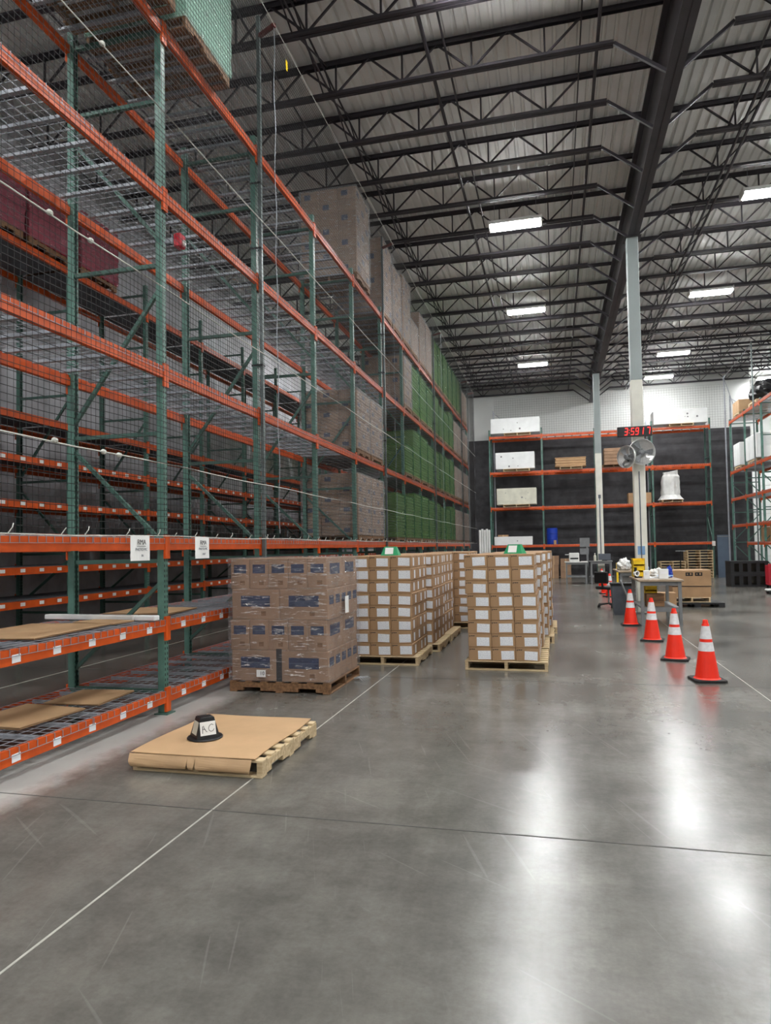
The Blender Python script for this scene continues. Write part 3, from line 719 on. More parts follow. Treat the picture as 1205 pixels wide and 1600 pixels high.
# ================================================================== SAFETY NET
NXP = -3.5; NZ0, NZ1 = 1.77, 8.68
nt = thing('safety_net', 'large black mesh safety net hung in front of the loaded rack', 'net', (NXP, 3, 0))
PY = [3.9+2.3*k for k in (2, 5, 8, 11, 12)]
g = MB(); cs = .055; y = 2.2
def sagx(y, z): return .02*math.sin(y*1.3)+.03*noise.noise(Vector((y*.5, z*.5, 3)))
rc = .0017
def cord(m, pts):
    b = len(m.v)
    for p in pts:
        q = 1 if m.vert else 1.6
        for dx, dy in ((-rc*q, 0), (rc*.6*q, rc*q), (rc*.6*q, -rc*q)): m.v.append((p[0]+dx, p[1]+(dy if m.vert else 0), p[2]+(0 if m.vert else dy)))
    for k in range(len(pts)-1):
        for j in range(3): m.f.append((b+k*3+j, b+k*3+(j+1) % 3, b+(k+1)*3+(j+1) % 3, b+(k+1)*3+j)); m.m.append(0)
g.vert = True
while y < 31.6:
    cord(g, [(sagx(y, z), y-3, z) for z in (NZ0, 2.6, 3.6, 4.8, 6, 7.3, NZ1)]); y += cs
g.vert = False; z = NZ0
while z < NZ1:
    ys = [2.2+.49*k for k in range(61)]
    cord(g, [(sagx(q, z), q-3, z+.012*math.sin(q*2.1+z)*(1 if z < 8.5 else 0)) for q in ys]); z += cs
tag(g.build('net_mesh', 'net', nt), kind='stuff')
g = MB(); g.vert = True; x = NXP                      # return of the net across the end of the rack
while x > -9.6:
    cord(g, [(x-NXP, 31.62-3, z) for z in (NZ0, 5, NZ1)]); x -= cs
g.vert = False; z = NZ0
while z < NZ1: g.tube([(0, 28.62, z), (-6.1, 28.62, z)], .002, 3, False); z += cs
tag(g.build('net_return', 'net', nt), kind='stuff')
def rope(z, r_, y0=2.2, y1=31.6):
    m = MB(); pts = []
    n = 40
    for k in range(n+1):
        yy = y0+(y1-y0)*k/n; pts.append((.012, yy-3, z-.015*math.sin(yy*1.1)**2))
    m.tube(pts, r_, 6); m.build('rope', 'rope', nt)
rope(NZ1, .005); rope(5.78, .006); rope(4.09, .006); rope(2.44, .006); rope(NZ0, .005)
g = MB()
for k in range(70):                                  # lashings tied along the bottom rope
    y = 2.6+k*.4+random.uniform(-.1, .1)
    g.tube([(.012, y-3, NZ0-.01), (.03, y-3+.02, NZ0+.03), (.02, y-3+.04, NZ0+random.uniform(.02, .06))], .004, 4)
tag(g.build('lashings', 'rope', nt), kind='stuff')
for k, (y, z) in enumerate(((4.15, 4.09), (4.6, 4.08), (4.2, 2.44), (4.75, 2.43), (4.95, 2.43), (4.75, 5.78))):
    m = MB(); m.lathe([(.006, -.03), (.02, -.012), (.022, .01), (.006, .03)], 8, Matrix.Translation((.012, y-3, z)) @ Matrix.Rotation(R(90), 4, 'X')); m.build('knot', 'rope', nt)
for k, y in enumerate(PY):
    p = thing('net_pole', ('net pole lashed to the rack at the empty upper bay', 'net pole lashed to the rack at the first wrapped loads', 'net pole among the green wrapped loads', 'net pole at the last loaded bays', 'net pole closing the far end of the rack')[k], 'pole', (XF+.092, y, 1.5))
    MB().box(-.022, .022, -.026, .026, .0, 7.45).build('pole', 'pole', p)
    MB().bar((0, 0, 7.17), (.29, -.12, 7.19), .045, .05).build('arm', 'darkred', p)
    MB().tube([(.272, -.11, 7.18)]+[(.272+.01*math.sin(q), -.11, 7.18-.18*q) for q in range(1, 39)], .005, 5).build('cable', 'galv', p)
    for z in (1.0, 2.6, 4.2, 5.1): MB().box(.022, .026, -.042, .042, z, z+.025).box(-.134, -.13, -.042, .042, z, z+.025).box(-.134, .026, -.042, -.038, z, z+.025).box(-.134, .026, .038, .042, z, z+.025).build('strap', 'black', p)
MB().box(0, .002, -.03, .03, -.14, .0).build('warning_tag', 'yellow', nt, (.03, 5.75, 8.45))
def sign(y, l3, label):
    t = thing('paper_sign', label, 'sign', (NXP+.02, y, 1.657))
    g = MB(); 
    for j in range(5):
        for i in range(7): g.v.append((.006*math.sin(i*1.1)*j/4, -.14+.28*i/6, .108-.216*j/4))
    for j in range(4):
        for i in range(6): a = j*7+i; g.f.append((a, a+7, a+8, a+1)); g.m.append(0)
    o = g.build('sheet', 'paper', t); mo = o.modifiers.new('thick', 'SOLIDIFY'); mo.thickness = .001
    text_obj('heading', 'RMA', .062, 'ink', t, (.009, .01, .05), SIDE); MB().box(0, .001, -.06, .07, .014, .018).build('underline', 'ink', t, (.009, 0, 0))
    text_obj('wording', 'PHOTO PIC', .034, 'grey_plastic', t, (.009, .005, -.012), SIDE); text_obj('wording', l3, .03, 'grey_plastic', t, (.009, .02, -.065), SIDE)
sign(5.23, 'IN', 'white paper sign reading RMA PHOTO IN hung on the net rope')
sign(6.3, 'OUT', 'white paper sign reading RMA PHOTO OUT hung on the net rope')
t = thing('beam_sensor', 'small red sensor box on a bracket beside the rack post', 'sensor', (XF+.05, 6.2, 4.8))
MB().cbox(.12, .2, -.04, .07, -.07, .07, .01).build('housing', 'red', t); MB().lathe([(.03, 0), (.03, .012), (.022, .02)], 14, Matrix.Translation((.2, .02, -.02)) @ Matrix.Rotation(R(90), 4, 'Y')).build('lens', 'chrome', t)
MB().box(0, .12, -.01, .01, -.012, .012).box(.1, .12, -.05, .05, -.04, .04).build('bracket', 'galv', t)

# ---- cardboard and tubes on the lower shelves
def sheet_stack(x, y, z, lx, ly, n, rz, label):
    t = thing('cardboard_stack', label, 'cardboard', (x, y, z), rz)
    for k in range(n):
        g = MB(); dx, dy = random.uniform(-.01, .01), random.uniform(-.01, .01)
        for j in range(5):
            for i in range(5): g.v.append((-lx/2+lx*i/4+dx, -ly/2+ly*j/4+dy, k*.007+.004*(.5+.5*math.sin(i*1.3+j+k))*(1 if k == n-1 else .2)))
        for j in range(4):
            for i in range(4): a = j*5+i; g.f.append((a, a+1, a+6, a+5)); g.m.append(0)
        o = g.build('cardboard_sheet', 'kraft' if k == n-1 else 'carton', t); mo = o.modifiers.new('thick', 'SOLIDIFY'); mo.thickness = .005; mo.offset = 1
S1, S2 = .88+.07, .17+.07
sheet_stack(-4.42, 5.05, S1, .82, 1.05, 2, R(4), 'large flat cardboard on the waist-high shelf beside a white tube')
sheet_stack(-4.25, 5.78, S1, .5, .28, 2, R(-8), 'small flat cardboard lying beside the white tube')
sheet_stack(-4.42, 6.85, S1, .75, .75, 3, R(6), 'flat cardboard stack on the waist-high shelf past the post')
sheet_stack(-4.35, 5.72, S2, .55, .62, 2, R(5), 'flat cardboard nearer the post on the bottom shelf')
sheet_stack(-4.42, 4.95, S2, .66, .7, 3, R(-5), 'dark flat cardboard farther from the post on the bottom shelf')
g = MB().cbox(-.66, .42, -.045, .045, 0, .05, .008); g2 = MB().cbox(.43, .66, -.046, .046, .0, .05, .008)
t = thing('long_box', 'long white box lying across the waist-high shelf', 'box', (-4.46, 6.02, S1), R(-3)); g.build('body', 'white_plastic', t); g2.build('lid', 'white_foam', t)

# ================================================================== CONES
def cone(x, y, label, rz=0, tilt=0, h=.71):
    t = thing('traffic_cone', label, 'cone', (x, y, 0), rz, 'traffic cones')
    g = MB(); q = .18; c_ = .04
    pts = [(-q+c_, -q), (q-c_, -q), (q, -q+c_), (q, q-c_), (q-c_, q), (-q+c_, q), (-q, q-c_), (-q, -q+c_)]
    for z, s in ((0, 1), (.022, 1), (.03, .96)): g.v += [(a*s, b*s, z) for a, b in pts]
    for k in range(2):
        for j in range(8): g.f.append((k*8+j, k*8+(j+1) % 8, (k+1)*8+(j+1) % 8, (k+1)*8+j)); g.m.append(0)
    g.f += [tuple(range(8))[::-1], tuple(16+j for j in range(8))]; g.m += [0, 0]; g.build('base', 'rubber', t)
    def rad(z): return .135-(.135-.032)*(z-.03)/(h-.03)
    def seg(z0, z1, m, nm, e=0): MB().lathe([(rad(z0)+e, z0), (rad(z1)+e, z1)], 28, cap=False).build(nm, m, b_, smooth=True)
    b_ = MB().lathe([(.15, .03), (.142, .036), (rad(.045), .045), (rad(h-.05), h-.05), (rad(h-.05)-.006, h-.045), (rad(h)-.004, h-.01), (.024, h), (.018, h-.01), (.014, .3)], 28, cap=False).build('body', 'cone', t, smooth=False)
    seg(.35, .455, 'reflect', 'lower_band', .0015); seg(.49, .64, 'reflect', 'upper_band', .0015)
cone(1.69, 8.75, 'orange traffic cone standing farthest from the work table', .12)
cone(1.58, 10.25, 'orange traffic cone second from the free end of the row', -.25)
cone(1.53, 12.2, 'orange traffic cone third from the free end of the row', -.2)
cone(1.42, 14.45, 'orange traffic cone close beside the work table leg', .05)
cone(1.60, 22.2, 'orange traffic cone beside the black office chair', .3)
cone(1.56, 23.6, 'orange traffic cone just behind the one by the chair', .1)
cone(1.66, 26.8, 'orange traffic cone nearest the back workstations', 0)

# ================================================================== WORK TABLE AND CLUTTER
def table(loc, rz, lx, ly, h, label, topm='table', legm='grey_metal', shelf=.32, group=None):
    t = thing('work_table', label, 'table', loc, rz, group)
    MB().cbox(-lx/2, lx/2, -ly/2, ly/2, h-.04, h, .006).build('table_top', topm, t)
    for sx in (-1, 1):
        for sy in (-1, 1): MB().box(-.03, .03, -.03, .03, 0, h-.04).build('leg', legm, t, (sx*(lx/2-.07), sy*(ly/2-.07), 0))
    MB().box(-lx/2+.05, lx/2-.05, -.02, .02, h-.12, h-.04).build('apron', legm, t, (0, -ly/2+.07, 0))
    if shelf: MB().box(-lx/2+.06, lx/2-.06, -ly/2+.08, ly/2-.08, shelf, shelf+.03).box(-lx/2+.06, lx/2-.06, -ly/2+.05, -ly/2+.09, shelf-.05, shelf+.03).build('shelf', legm, t)
    return t
table((2.0, 15.25, 0), 0, .84, 1.75, .90, 'grey-legged work table with tan top behind the cones')
table((2.02, 20.0, 0), 0, .84, 1.9, .90, 'second work table with heaped plastic bags behind the column')
def blob(name, mat, loc, s, label, cat, seed, rz=0, amp=.35, group=None, n=16):
    g = MB(); vs = []
    for j in range(n+1):
        ph = math.pi*j/n
        for i in range(n*2):
            th = math.pi*i/n; d = Vector((math.sin(ph)*math.cos(th), math.sin(ph)*math.sin(th), math.cos(ph)))
            k = 1+amp*noise.noise(d*2.3+Vector((seed, 0, 0)))+amp*.4*noise.noise(d*6+Vector((0, seed, 0)))
            vs.append((d.x*s[0]*k, d.y*s[1]*k, max(-s[2]*.6, d.z*s[2]*k)+s[2]*.6))
    fs = [(j*2*n+i, (j+1)*2*n+i, (j+1)*2*n+(i+1) % (2*n), j*2*n+(i+1) % (2*n)) for j in range(n) for i in range(2*n)]
    g.add(vs, fs); return tag(g.build(name, mat, None, loc, rz), label, cat, group)
blob('plastic_bag', 'white_plastic', (1.8, 19.7, .9), (.17, .3, .2), 'crumpled white plastic bag on the table behind the column', 'bag', 1)
blob('plastic_bag', 'glasspane', (2.22, 19.35, .9), (.16, .25, .17), 'pale bluish plastic bag beside the white one', 'bag', 5)
blob('plastic_bag', 'white_plastic', (2.12, 15.75, .9), (.17, .25, .11), 'flat white plastic bag lying on the tan table', 'bag', 8)
blob('blue_bag', 'blue', (2.32, 15.5, .9), (.07, .1, .14), 'small dark blue bag on the tan table', 'bag', 11)
def tote(x, y, z, label, group=None, rz=0):
    t = thing('yellow_bin', label, 'bin', (x, y, z), rz, group)
    g = MB(); a, b, h, th = .12, .17, .13, .006
    g.box(-a, a, -b, b, 0, th).box(-a, a, -b, -b+th, 0, h*.75).box(-a, a, b-th, b, 0, h).box(-a, -a+th, -b, b, 0, h).box(a-th, a, -b, b, 0, h); g.build('body', 'yellow', t)
    MB().box(-a-.008, a+.008, -b-.012, -b+.004, h*.68, h*.78).box(-a-.01, -a, -b, b, h-.012, h).box(a, a+.01, -b, b, h-.012, h).build('rim', 'yellow', t)
for k in range(3): tote(1.75, 15.9, .901+.131*k, ('yellow plastic bin on the tan table under two other bins', 'yellow plastic bin between two others on the tan table', 'yellow plastic bin topmost on the tan table')[k])
for k in range(3): tote(1.98, 15.9, .352+.131*k, ('yellow plastic bin at the base of the stack under the table', 'yellow plastic bin in the middle of the stack under the table', 'yellow plastic bin topmost of the stack under the table')[k])
t = thing('white_box', 'white upright carton standing on the tan table', 'box', (2.1, 14.77, .9), .1); MB().cbox(-.09, .09, -.05, .05, 0, .2, .006).build('body', 'white_foam', t); MB().box(-.06, .06, -.051, -.05, .1, .15).build('print', 'label', t)
t = thing('white_box', 'small white box at the corner of the tan table', 'box', (1.78, 14.75, .9), -.1); MB().cbox(-.06, .06, -.07, .07, 0, .17, .006).build('body', 'white_foam', t); MB().box(-.04, .04, -.071, -.07, .08, .13).build('print', 'label', t)
t = thing('tape_gun', 'black tape dispenser on the tan table', 'tape gun', (1.64, 15.25, .9), .6)
MB().lathe([(.06, -.03), (.06, .03), (.04, .03), (.04, -.03)], 18, Matrix.Translation((0, 0, .09)) @ Matrix.Rotation(R(90), 4, 'X')).build('roll', 'paper', t); MB().box(-.02, .12, -.035, .035, 0, .03).box(-.04, .0, -.02, .02, .03, .22).build('frame', 'black', t)
for k in range(4):
    o = MB().cbox(-.12, .12, -.15, .15, 0, .012, .002).build('document', ('label', 'paper', 'white_plastic', 'glasspane')[k], None, (1.9+.1*k, 15.1+.12*(k % 2), .901+.0125*k), .5*k)
    tag(o, ('printed document at the bottom of the pile on the tan table', 'white document in the pile on the tan table', 'white folder in the pile on the tan table', 'pale blue folder on top of the pile on the tan table')[k], 'document')
t = thing('brown_box', 'dark brown carton on the shelf under the tan table', 'box', (1.92, 14.8, .352)); MB().cbox(-.17, .17, -.15, .15, 0, .25, .006).build('body', 'wood_dark', t); MB().box(-.16, .16, -.151, -.149, .12, .13).build('seam', 'ink', t)
t = thing('trash_bin', 'tall dark grey rubbish bin beside the work table', 'bin', (1.47, 16.7, 0))
MB().frustum((.2, .2), (.24, .24), 0, .66).build('body', 'grey_plastic', t); MB().frustum((.25, .25), (.255, .255), .66, .72).frustum((.2, .2), (.2, .2), .72, .722).build('rim', 'black', t)
t = thing('tool_handle', 'grey handle leaning between rubbish bin and table', 'handle', (1.27, 15.9, 0)); MB().bar((.12, .2, .8), (.25, -.6, .3), .03, .05).build('handle', 'grey_metal', t); MB().box(.2, .3, -.7, -.6, 0, .32).build('foot', 'grey_metal', t)
# office chair by the cones
t = thing('office_chair', 'black office chair with star base behind the rubbish bin', 'chair', (1.30, 18.5, 0), 2.4)
for k in range(5):
    a = 2*math.pi*k/5; l = MB().bar((0, 0, .1), (.3*math.cos(a), .3*math.sin(a), .07), .05, .03).build('base_arm', 'black', t)
    MB().lathe([(.03, -.018), (.03, .018)], 12, Matrix.Translation((.3*math.cos(a), .3*math.sin(a), .03)) @ Matrix.Rotation(R(90), 4, 'X')).build('caster', 'rubber', l)
MB().tube([(0, 0, .1), (0, 0, .46)], .025, 10).build('gas_lift', 'grey_metal', t); MB().cbox(-.24, .24, -.24, .24, .46, .54, .03).build('seat', 'black', t)
MB().bar((0, .22, .5), (0, .27, .75), .05, .02).build('back_bar', 'black', t); MB().cbox(-.22, .22, .24, .3, .62, .92, .025).build('backrest', 'black', t)
# big boxes on black plastic pallet
t = thing('plastic_pallet', 'black plastic pallet under the large brown box', 'pallet', (3.42, 19.05, 0))
g = MB().box(-.62, .62, -.55, .55, .08, .12)
g.build('deck', 'black', t)
for x in (-.55, 0, .55):
    for y in (-.48, 0, .48): MB().box(-.07, .07, -.07, .07, 0, .08).build('foot', 'black', t, (x, y, 0))
pallet((3.3, 19.05, .121), 0, 'pale wooden pallet on top of the black plastic pallet', lx=.86, ly=.98)
bb = thing('bulk_box', 'large brown box with dark hand-hole prints on stacked pallets', 'box', (3.3, 19.05, .247), 0)
MB().cbox(-.45, .45, -.47, .47, 0, .27, .01).build('lower_tray', 'carton', bb); MB().cbox(-.46, .46, -.48, .48, .275, .68, .012).build('upper_box', 'carton', bb)
for x in (-.05, .17):
    o = MB().box(-.085, .085, -.003, 0, -.045, .045).build('hand_print', 'ink', bb, (x, -.48, .58)); MB().box(-.05, -.03, -.004, -.003, -.02, .02).box(.02, .05, -.004, -.003, -.02, .03).build('print_gap', 'carton', o)
MB().box(-.46, .46, -.481, -.4795, .268, .285).build('strap', 'ink', bb)
MB().cbox(-.25, .25, -.2, .2, 0, .42, .008).build('carton', 'carton', thing('plain_carton', 'plain brown carton behind the work table legs', 'box', (2.55, 17.9, 0)))

# ================================================================== CLOCK AND FANS ON THE COLUMN
t = thing('digital_clock', 'black wall clock with red digits reading 3:59 17', 'clock', (1.85, 16.72, 4.10))
MB().cbox(-.38, .38, -.05, .05, 0, .23, .008).build('case', 'black', t)
MB().box(-.03, .03, .05, .15, .08, .15).build('bracket', 'black', t)
SEG = {'0': 'abcdef', '1': 'bc', '3': 'abgcd', '5': 'afgcd', '7': 'abc', '9': 'abgfcd'}
def digit(ch, x, s=.078, h=.15):
    g = MB(); w_ = .013; sl = .12; z0 = .04; hh = h/2
    def P(a, b): return (x+a+(b)*sl, -.052, z0+b)
    C_ = {'a': (P(0, h), P(s*.75, h)), 'g': (P(0, hh), P(s*.75, hh)), 'd': (P(0, 0), P(s*.75, 0)), 'b': (P(s*.75, hh), P(s*.75, h)), 'c': (P(s*.75, 0), P(s*.75, hh)), 'f': (P(0, hh), P(0, h)), 'e': (P(0, 0), P(0, hh))}
    for q in SEG[ch]: g.bar(*C_[q], w_, .018)
    g.build('digit', 'led', t)
for ch, x in (('3', -.225), ('5', -.085), ('9', .015), ('1', .12), ('7', .262)): digit(ch, x)
MB().box(-.125, -.113, -.055, -.05, .075, .09).box(-.122, -.11, -.055, -.05, .14, .155).build('colon', 'led', t)
def fan(loc, rz, tilt, r_, label):
    t = thing('wall_fan', label, 'fan', loc); t.rotation_euler = (tilt, 0, rz)     # axis along local -y
    RX = Matrix.Rotation(R(90), 4, 'X')
    MB().lathe([(.05, -.12), (r_*.55, -.07), (r_, 0), (r_+.012, .0), (r_+.012, .05), (r_, .05)], 32, RX, cap=False).build('shroud', 'chrome', t)
    MB().lathe([(.07, -.1), (.08, .0), (.05, .06), (.0, .065)], 18, RX, cap=False).build('hub', 'grey_metal', t)
    for k in range(3):
        a = 2*math.pi*k/3; g = MB(); n = 6
        for j in range(n+1):
            rr = .06+(r_*.86-.06)*j/n; wd = .5+.12*math.sin(j/n*3)
            for i in range(4):
                th = a+wd*(i/3-.5); g.v.append((rr*math.cos(th), -.02-.05*(i/3-.5), rr*math.sin(th)))
        for j in range(n):
            for i in range(3): q = j*4+i; g.f.append((q, q+1, q+5, q+4)); g.m.append(0)
        o = g.build('blade', 'grey_metal', t); mo = o.modifiers.new('thick', 'SOLIDIFY'); mo.thickness = .004
    g = MB()
    for rr in (.25, .45, .65, .85, 1.0):
        pts = [(r_*rr*math.cos(2*math.pi*q/28), -.055-.02*(1-rr), r_*rr*math.sin(2*math.pi*q/28)) for q in range(29)]; g.tube(pts, .0014, 4, False)
    for q in range(16): a = 2*math.pi*q/16; g.tube([(.04*math.cos(a), -.078, .04*math.sin(a)), (r_*math.cos(a), -.055, r_*math.sin(a))], .0012, 4, False)
    tag(g.build('guard', 'galv', t), kind='stuff')
    MB().tube([(0, .12, 0), (0, .24, 0)], .05, 10).build('motor', 'black', t)
    return t
fan((1.66, 16.6, 3.62), R(-48), R(0), .25, 'round metal fan on the column turned toward the racks')
fan((1.98, 16.62, 3.72), R(12), R(0), .29, 'round metal fan on the column facing down the aisle')
MB().bar((0, 0, 0), (0, .28, 0), .05).bar((-.25, .1, -.05), (.1, .25, -.05), .05).build('mount', 'black', tag(thing('fan_bracket', 'black bracket holding both fans to the column', 'bracket', (1.93, 16.6, 3.6))))

# ================================================================== BACK WALL: curtain, rack contents, workstations
g = MB(); nx, nz = 90, 60
for j in range(nz+1):
    for i in range(nx+1):
        x = -9.6+18.9*i/nx; z = .02+7.18*j/nz
        g.v.append((x, YF-.07+.008*math.sin(z*14+.6*math.sin(x*.7))+.03*noise.noise(Vector((x*.8, 0, z*2.5))), z))
for j in range(nz):
    for i in range(nx): a = j*(nx+1)+i; g.f.append((a, a+1, a+nx+2, a+nx+1)); g.m.append(0)
tag(g.build('curtain', 'curtain'), 'black pleated fabric curtain covering the lower back wall', 'curtain')
g = MB(); g.vert = False; x = -2.9
while x < 8.2: g.tube([(x, YF-.55, 7.2), (x, YF-.55, 9.2)], .003, 3, False); x += .12
z = 7.2
while z < 9.25: g.tube([(-2.9, YF-.55, z), (8.2, YF-.55, z)], .003, 3, False); z += .12
tag(g.build('wall_net', 'net'), 'black netting hung in front of the white upper back wall', 'net')
for x, lb in ((bx(-2.63), 'galvanised net post at the white-board end of the back rack'), (bx(4.02), 'galvanised net post at the middle of the back rack'), (8.28, 'galvanised net post at the far corner by the side rack')):
    t = thing('net_post', lb, 'post', (x, YR+1.2, 0)); MB().box(-.03, .03, -.03, .03, 0, 8.6).build('post', 'galv', t); MB().bar((0, 0, 8.5), (.5, -.3, 8.0), .03).build('stay', 'galv', t); 
def board(x0, x1, z0, z1, mat, label, nb=1):
    t = thing('foam_board', label, 'board', ((bx(x0)+bx(x1))/2, YR+.25, bz(z0))); w_ = bx(x1)-bx(x0); h = bz(z1)-bz(z0)
    MB().cbox(-w_/2, w_/2, -.3, .3, 0, h, .01).build('board', mat, t)
    g = MB()
    for k in range(3): a, b = random.uniform(-w_*.3, w_*.3), random.uniform(.1, h-.1); g.lathe([(.03, 0), (.03, .001)], 10, Matrix.Translation((a, -.3, b)) @ Matrix.Rotation(R(90), 4, 'X'))
    g.build('scuff', 'grey_metal', t)
def bpal(x0, x1, z, label): pallet(((bx(x0)+bx(x1))/2, YR+.3, z), 0, label, lx=bx(x1)-bx(x0), ly=1.0)
Z3, Z2, Z1, Z0 = 7.0+.066, 5.22+.066, 3.46+.066, 1.59+.066
bpal(-2.08, -.93, Z3, 'pallet under the white board on the top level of the back rack'); bpal(-2.15, -1.0, Z2, 'pallet under the white board below the top of the back rack'); bpal(-2.18, -1.04, Z1, 'pallet under the cream board of the back rack'); bpal(4.76, 5.72, Z3, 'pallet under the long white board at the clock end')
def fb(x0, x1, z, h, mat, label):
    t = thing('foam_block', label, 'foam block', ((bx(x0)+bx(x1))/2, YR+.3, z+PZ+.001)); w_ = bx(x1)-bx(x0)
    MB().cbox(-w_/2, w_/2, -.45, .45, .0, h, .012).build('block', mat, t)
    g = MB()
    for k in range(4): a, b = random.uniform(-w_*.35, w_*.35), random.uniform(.1, h-.1); g.lathe([(random.uniform(.015, .05), 0), (.01, .001)], 10, Matrix.Translation((a, -.45, b)) @ Matrix.Rotation(R(90), 4, 'X'))
    g.build('scuffs', 'grey_metal', t)
fb(-2.66, -.53, Z3, .74, 'white_foam', 'wide white foam block on the top level of the back rack'); fb(-2.48, -.79, Z2, .82, 'white_foam', 'white foam block directly above the cream one'); fb(-2.46, -.74, Z1, .80, 'cream_foam', 'stained cream foam block on the back rack'); fb(4.15, 6.26, Z3, .66, 'white_foam', 'wide white foam block at the top behind the column')
t = thing('foam_block', 'white foam block leaning low behind the carton stacks', 'foam block', (bx(-1.80), YR+.35, Z0)); MB().cbox(-.93, .93, -.2, .2, 0, .42, .01).build('block', 'white_foam', t); MB().lathe([(.03, 0), (.01, .001)], 10, Matrix.Translation((.2, -.2, .2)) @ Matrix.Rotation(R(90), 4, 'X')).build('scuffs', 'grey_metal', t)
for k in range(5):
    o = MB().lathe([(.05, 0), (.055, .01), (.055, 2.42+.05*(k % 2)), (.05, 2.43+.05*(k % 2)), (.03, 2.40)], 12).build('white_tube', 'white_plastic', None, (-3.62+.115*k, YR-.15+.05*(k % 2), 0)); tag(o, 'tall white tube standing at the end of the back rack', 'tube', 'white tubes by the back rack')
def cbx(x, y, z, w_, d, h, label, rz=0, group=None, m='carton'):
    t = thing('brown_carton', label, 'box', (x, y, z), rz, group); MB().cbox(-w_/2, w_/2, -d/2, d/2, 0, h, .008).build('body', m, t); MB().box(-.03, .03, -d/2-.001, -d/2+.001, 0, h).build('tape', 'kraft', t)
for k in range(2): cbx(bx(-2.27), YR+.75, Z0+.261*k, .52, .35, .26, ('brown carton under another behind the low white block', 'brown carton on top of another behind the low white block')[k])
cbx(bx(-1.75), YR+.75, Z0, .45, .3, .29, 'small brown carton beside the pair behind the low white block')
t = thing('blue_drum', 'bright blue plastic drum on the back rack', 'drum', (bx(-.12), YR+.4, Z0)); MB().lathe([(.24, 0), (.26, .02), (.26, .26), (.27, .28), (.26, .3), (.26, .52), (.27, .54), (.26, .56), (.26, .78), (.23, .8)], 24).build('body', 'blue', t); MB().lathe([(.04, .8), (.04, .825)], 12, Matrix.Translation((.1, 0, 0))).build('bung', 'black', t)
cbx(bx(.0), YR+.02, Z0, .14, .12, .2, 'small brown carton in front of the blue drum')
# flattened cartons on pallet
bpal(.28, 1.22, Z2, 'pallet under flattened cartons on the back rack')
t = thing('flat_cartons', 'bundle of flattened brown cartons on the back rack', 'cardboard', (bx(.74), YR+.3, Z2+PZ+.001))
for k in range(7): MB().cbox(-.74+.02*(k % 3), .72-.03*(k % 2), -.4, .4, .065*k, .065*k+.06, .01).build('bundle', 'kraft' if k % 2 else 'carton', t)
pallet((bx(2.5), YR+.3, Z2), 0, 'pallet under the stacked brown trays behind the column', lx=1.0, ly=1.0, mat='wood_dark')
t = thing('tray_stack', 'stack of brown trays on the back rack behind the fan', 'boxes', (bx(2.5), YR+.3, Z2+PZ))
for k in range(5): MB().cbox(-.41, .41, -.4, .4, .16*k, .16*k+.15, .01).build('tray', 'carton2', t)
cbx(bx(3.3), YR+.3, Z1, .5, .6, .5, 'brown carton behind the column on the back rack'); cbx(bx(3.78), YR+.3, Z1, .48, .6, .5, 'brown carton beside the post on the back rack')
bpal(4.4, 5.2, Z1, 'pallet under the white plastic-wrapped heap')
# white wrapped heap
g = MB(); n, m_ = 28, 12
for j in range(m_+1):
    z = 1.3*j/m_
    for i in range(n):
        a = 2*math.pi*i/n; base = .40 if z > .2 else .40+.16*(1-z/.2)
        r_ = base*(1+.13*noise.noise(Vector((math.cos(a)*2.5, math.sin(a)*2.5, z*3)))+.04*math.sin(a*9))*(1 if j < m_-1 else .82)
        g.v.append((r_*math.cos(a)+.1*(j/m_)*0, r_*math.sin(a), z+(.12*max(0, math.cos(a-.3)) if j == m_ else 0)))
for j in range(m_):
    for i in range(n): g.f.append((j*n+i, j*n+(i+1) % n, (j+1)*n+(i+1) % n, (j+1)*n+i)); g.m.append(0)
g.f.append(tuple(m_*n+i for i in range(n))); g.m.append(0)
tag(g.build('wrapped_heap', 'white_plastic', None, (bx(4.8), YR+.3, Z1+PZ)), 'white plastic-wrapped heap on the back rack', 'wrapped load')
# pallet stacks
for k in range(6): pallet((bx(4.73), YR+.25, .1262*k), 0, 'pale wooden pallet, '+ORD[k]+' from the floor in the short stack under the back rack', 'pallets in the short stack', lx=1.1, ly=1.0)
for k in range(10): pallet((bx(5.78), YR+.25, .1262*k), 0, 'pale wooden pallet, '+ORD[k]+' from the floor in the tall stack under the back rack', 'pallets in the tall stack', lx=1.1, ly=1.0)
t = thing('pallet_jack', 'black hand pallet truck handle in front of pallet stacks', 'pallet jack', (bx(4.85), YR-1.3, 0)); MB().tube([(0, 0, .1), (0, -.15, 1.25)], .025, 8).build('handle', 'black', t); MB().tube([(-.2, -.15, 1.25), (.2, -.15, 1.25)], .025, 8).build('grip', 'grey_metal', t); MB().box(-.25, -.1, -.05, .9, .03, .1).box(.1, .25, -.05, .9, .03, .1).box(-.25, .25, -.1, .1, 0, .2).build('forks', 'black', t)
t = thing('leaning_sheet', 'tall blue-grey panel leaning at the end of the back rack', 'panel', (bx(6.72), YR-.1, 0)); MB().cbox(-.28, .28, -.02, .02, 0, 1.95, .005).build('panel', 'bluegrey', t); MB().box(-.28, .28, -.024, -.02, 1.86, 1.9).build('edge', 'grey_metal', t)
MB().cbox(-.07, .07, -.05, .0, 0, .22, .01).build('box', 'white_plastic', tag(thing('switch_box', 'white control box on the end post of the back rack', 'switch', (bx(6.34), YR-.059, 1.45))))
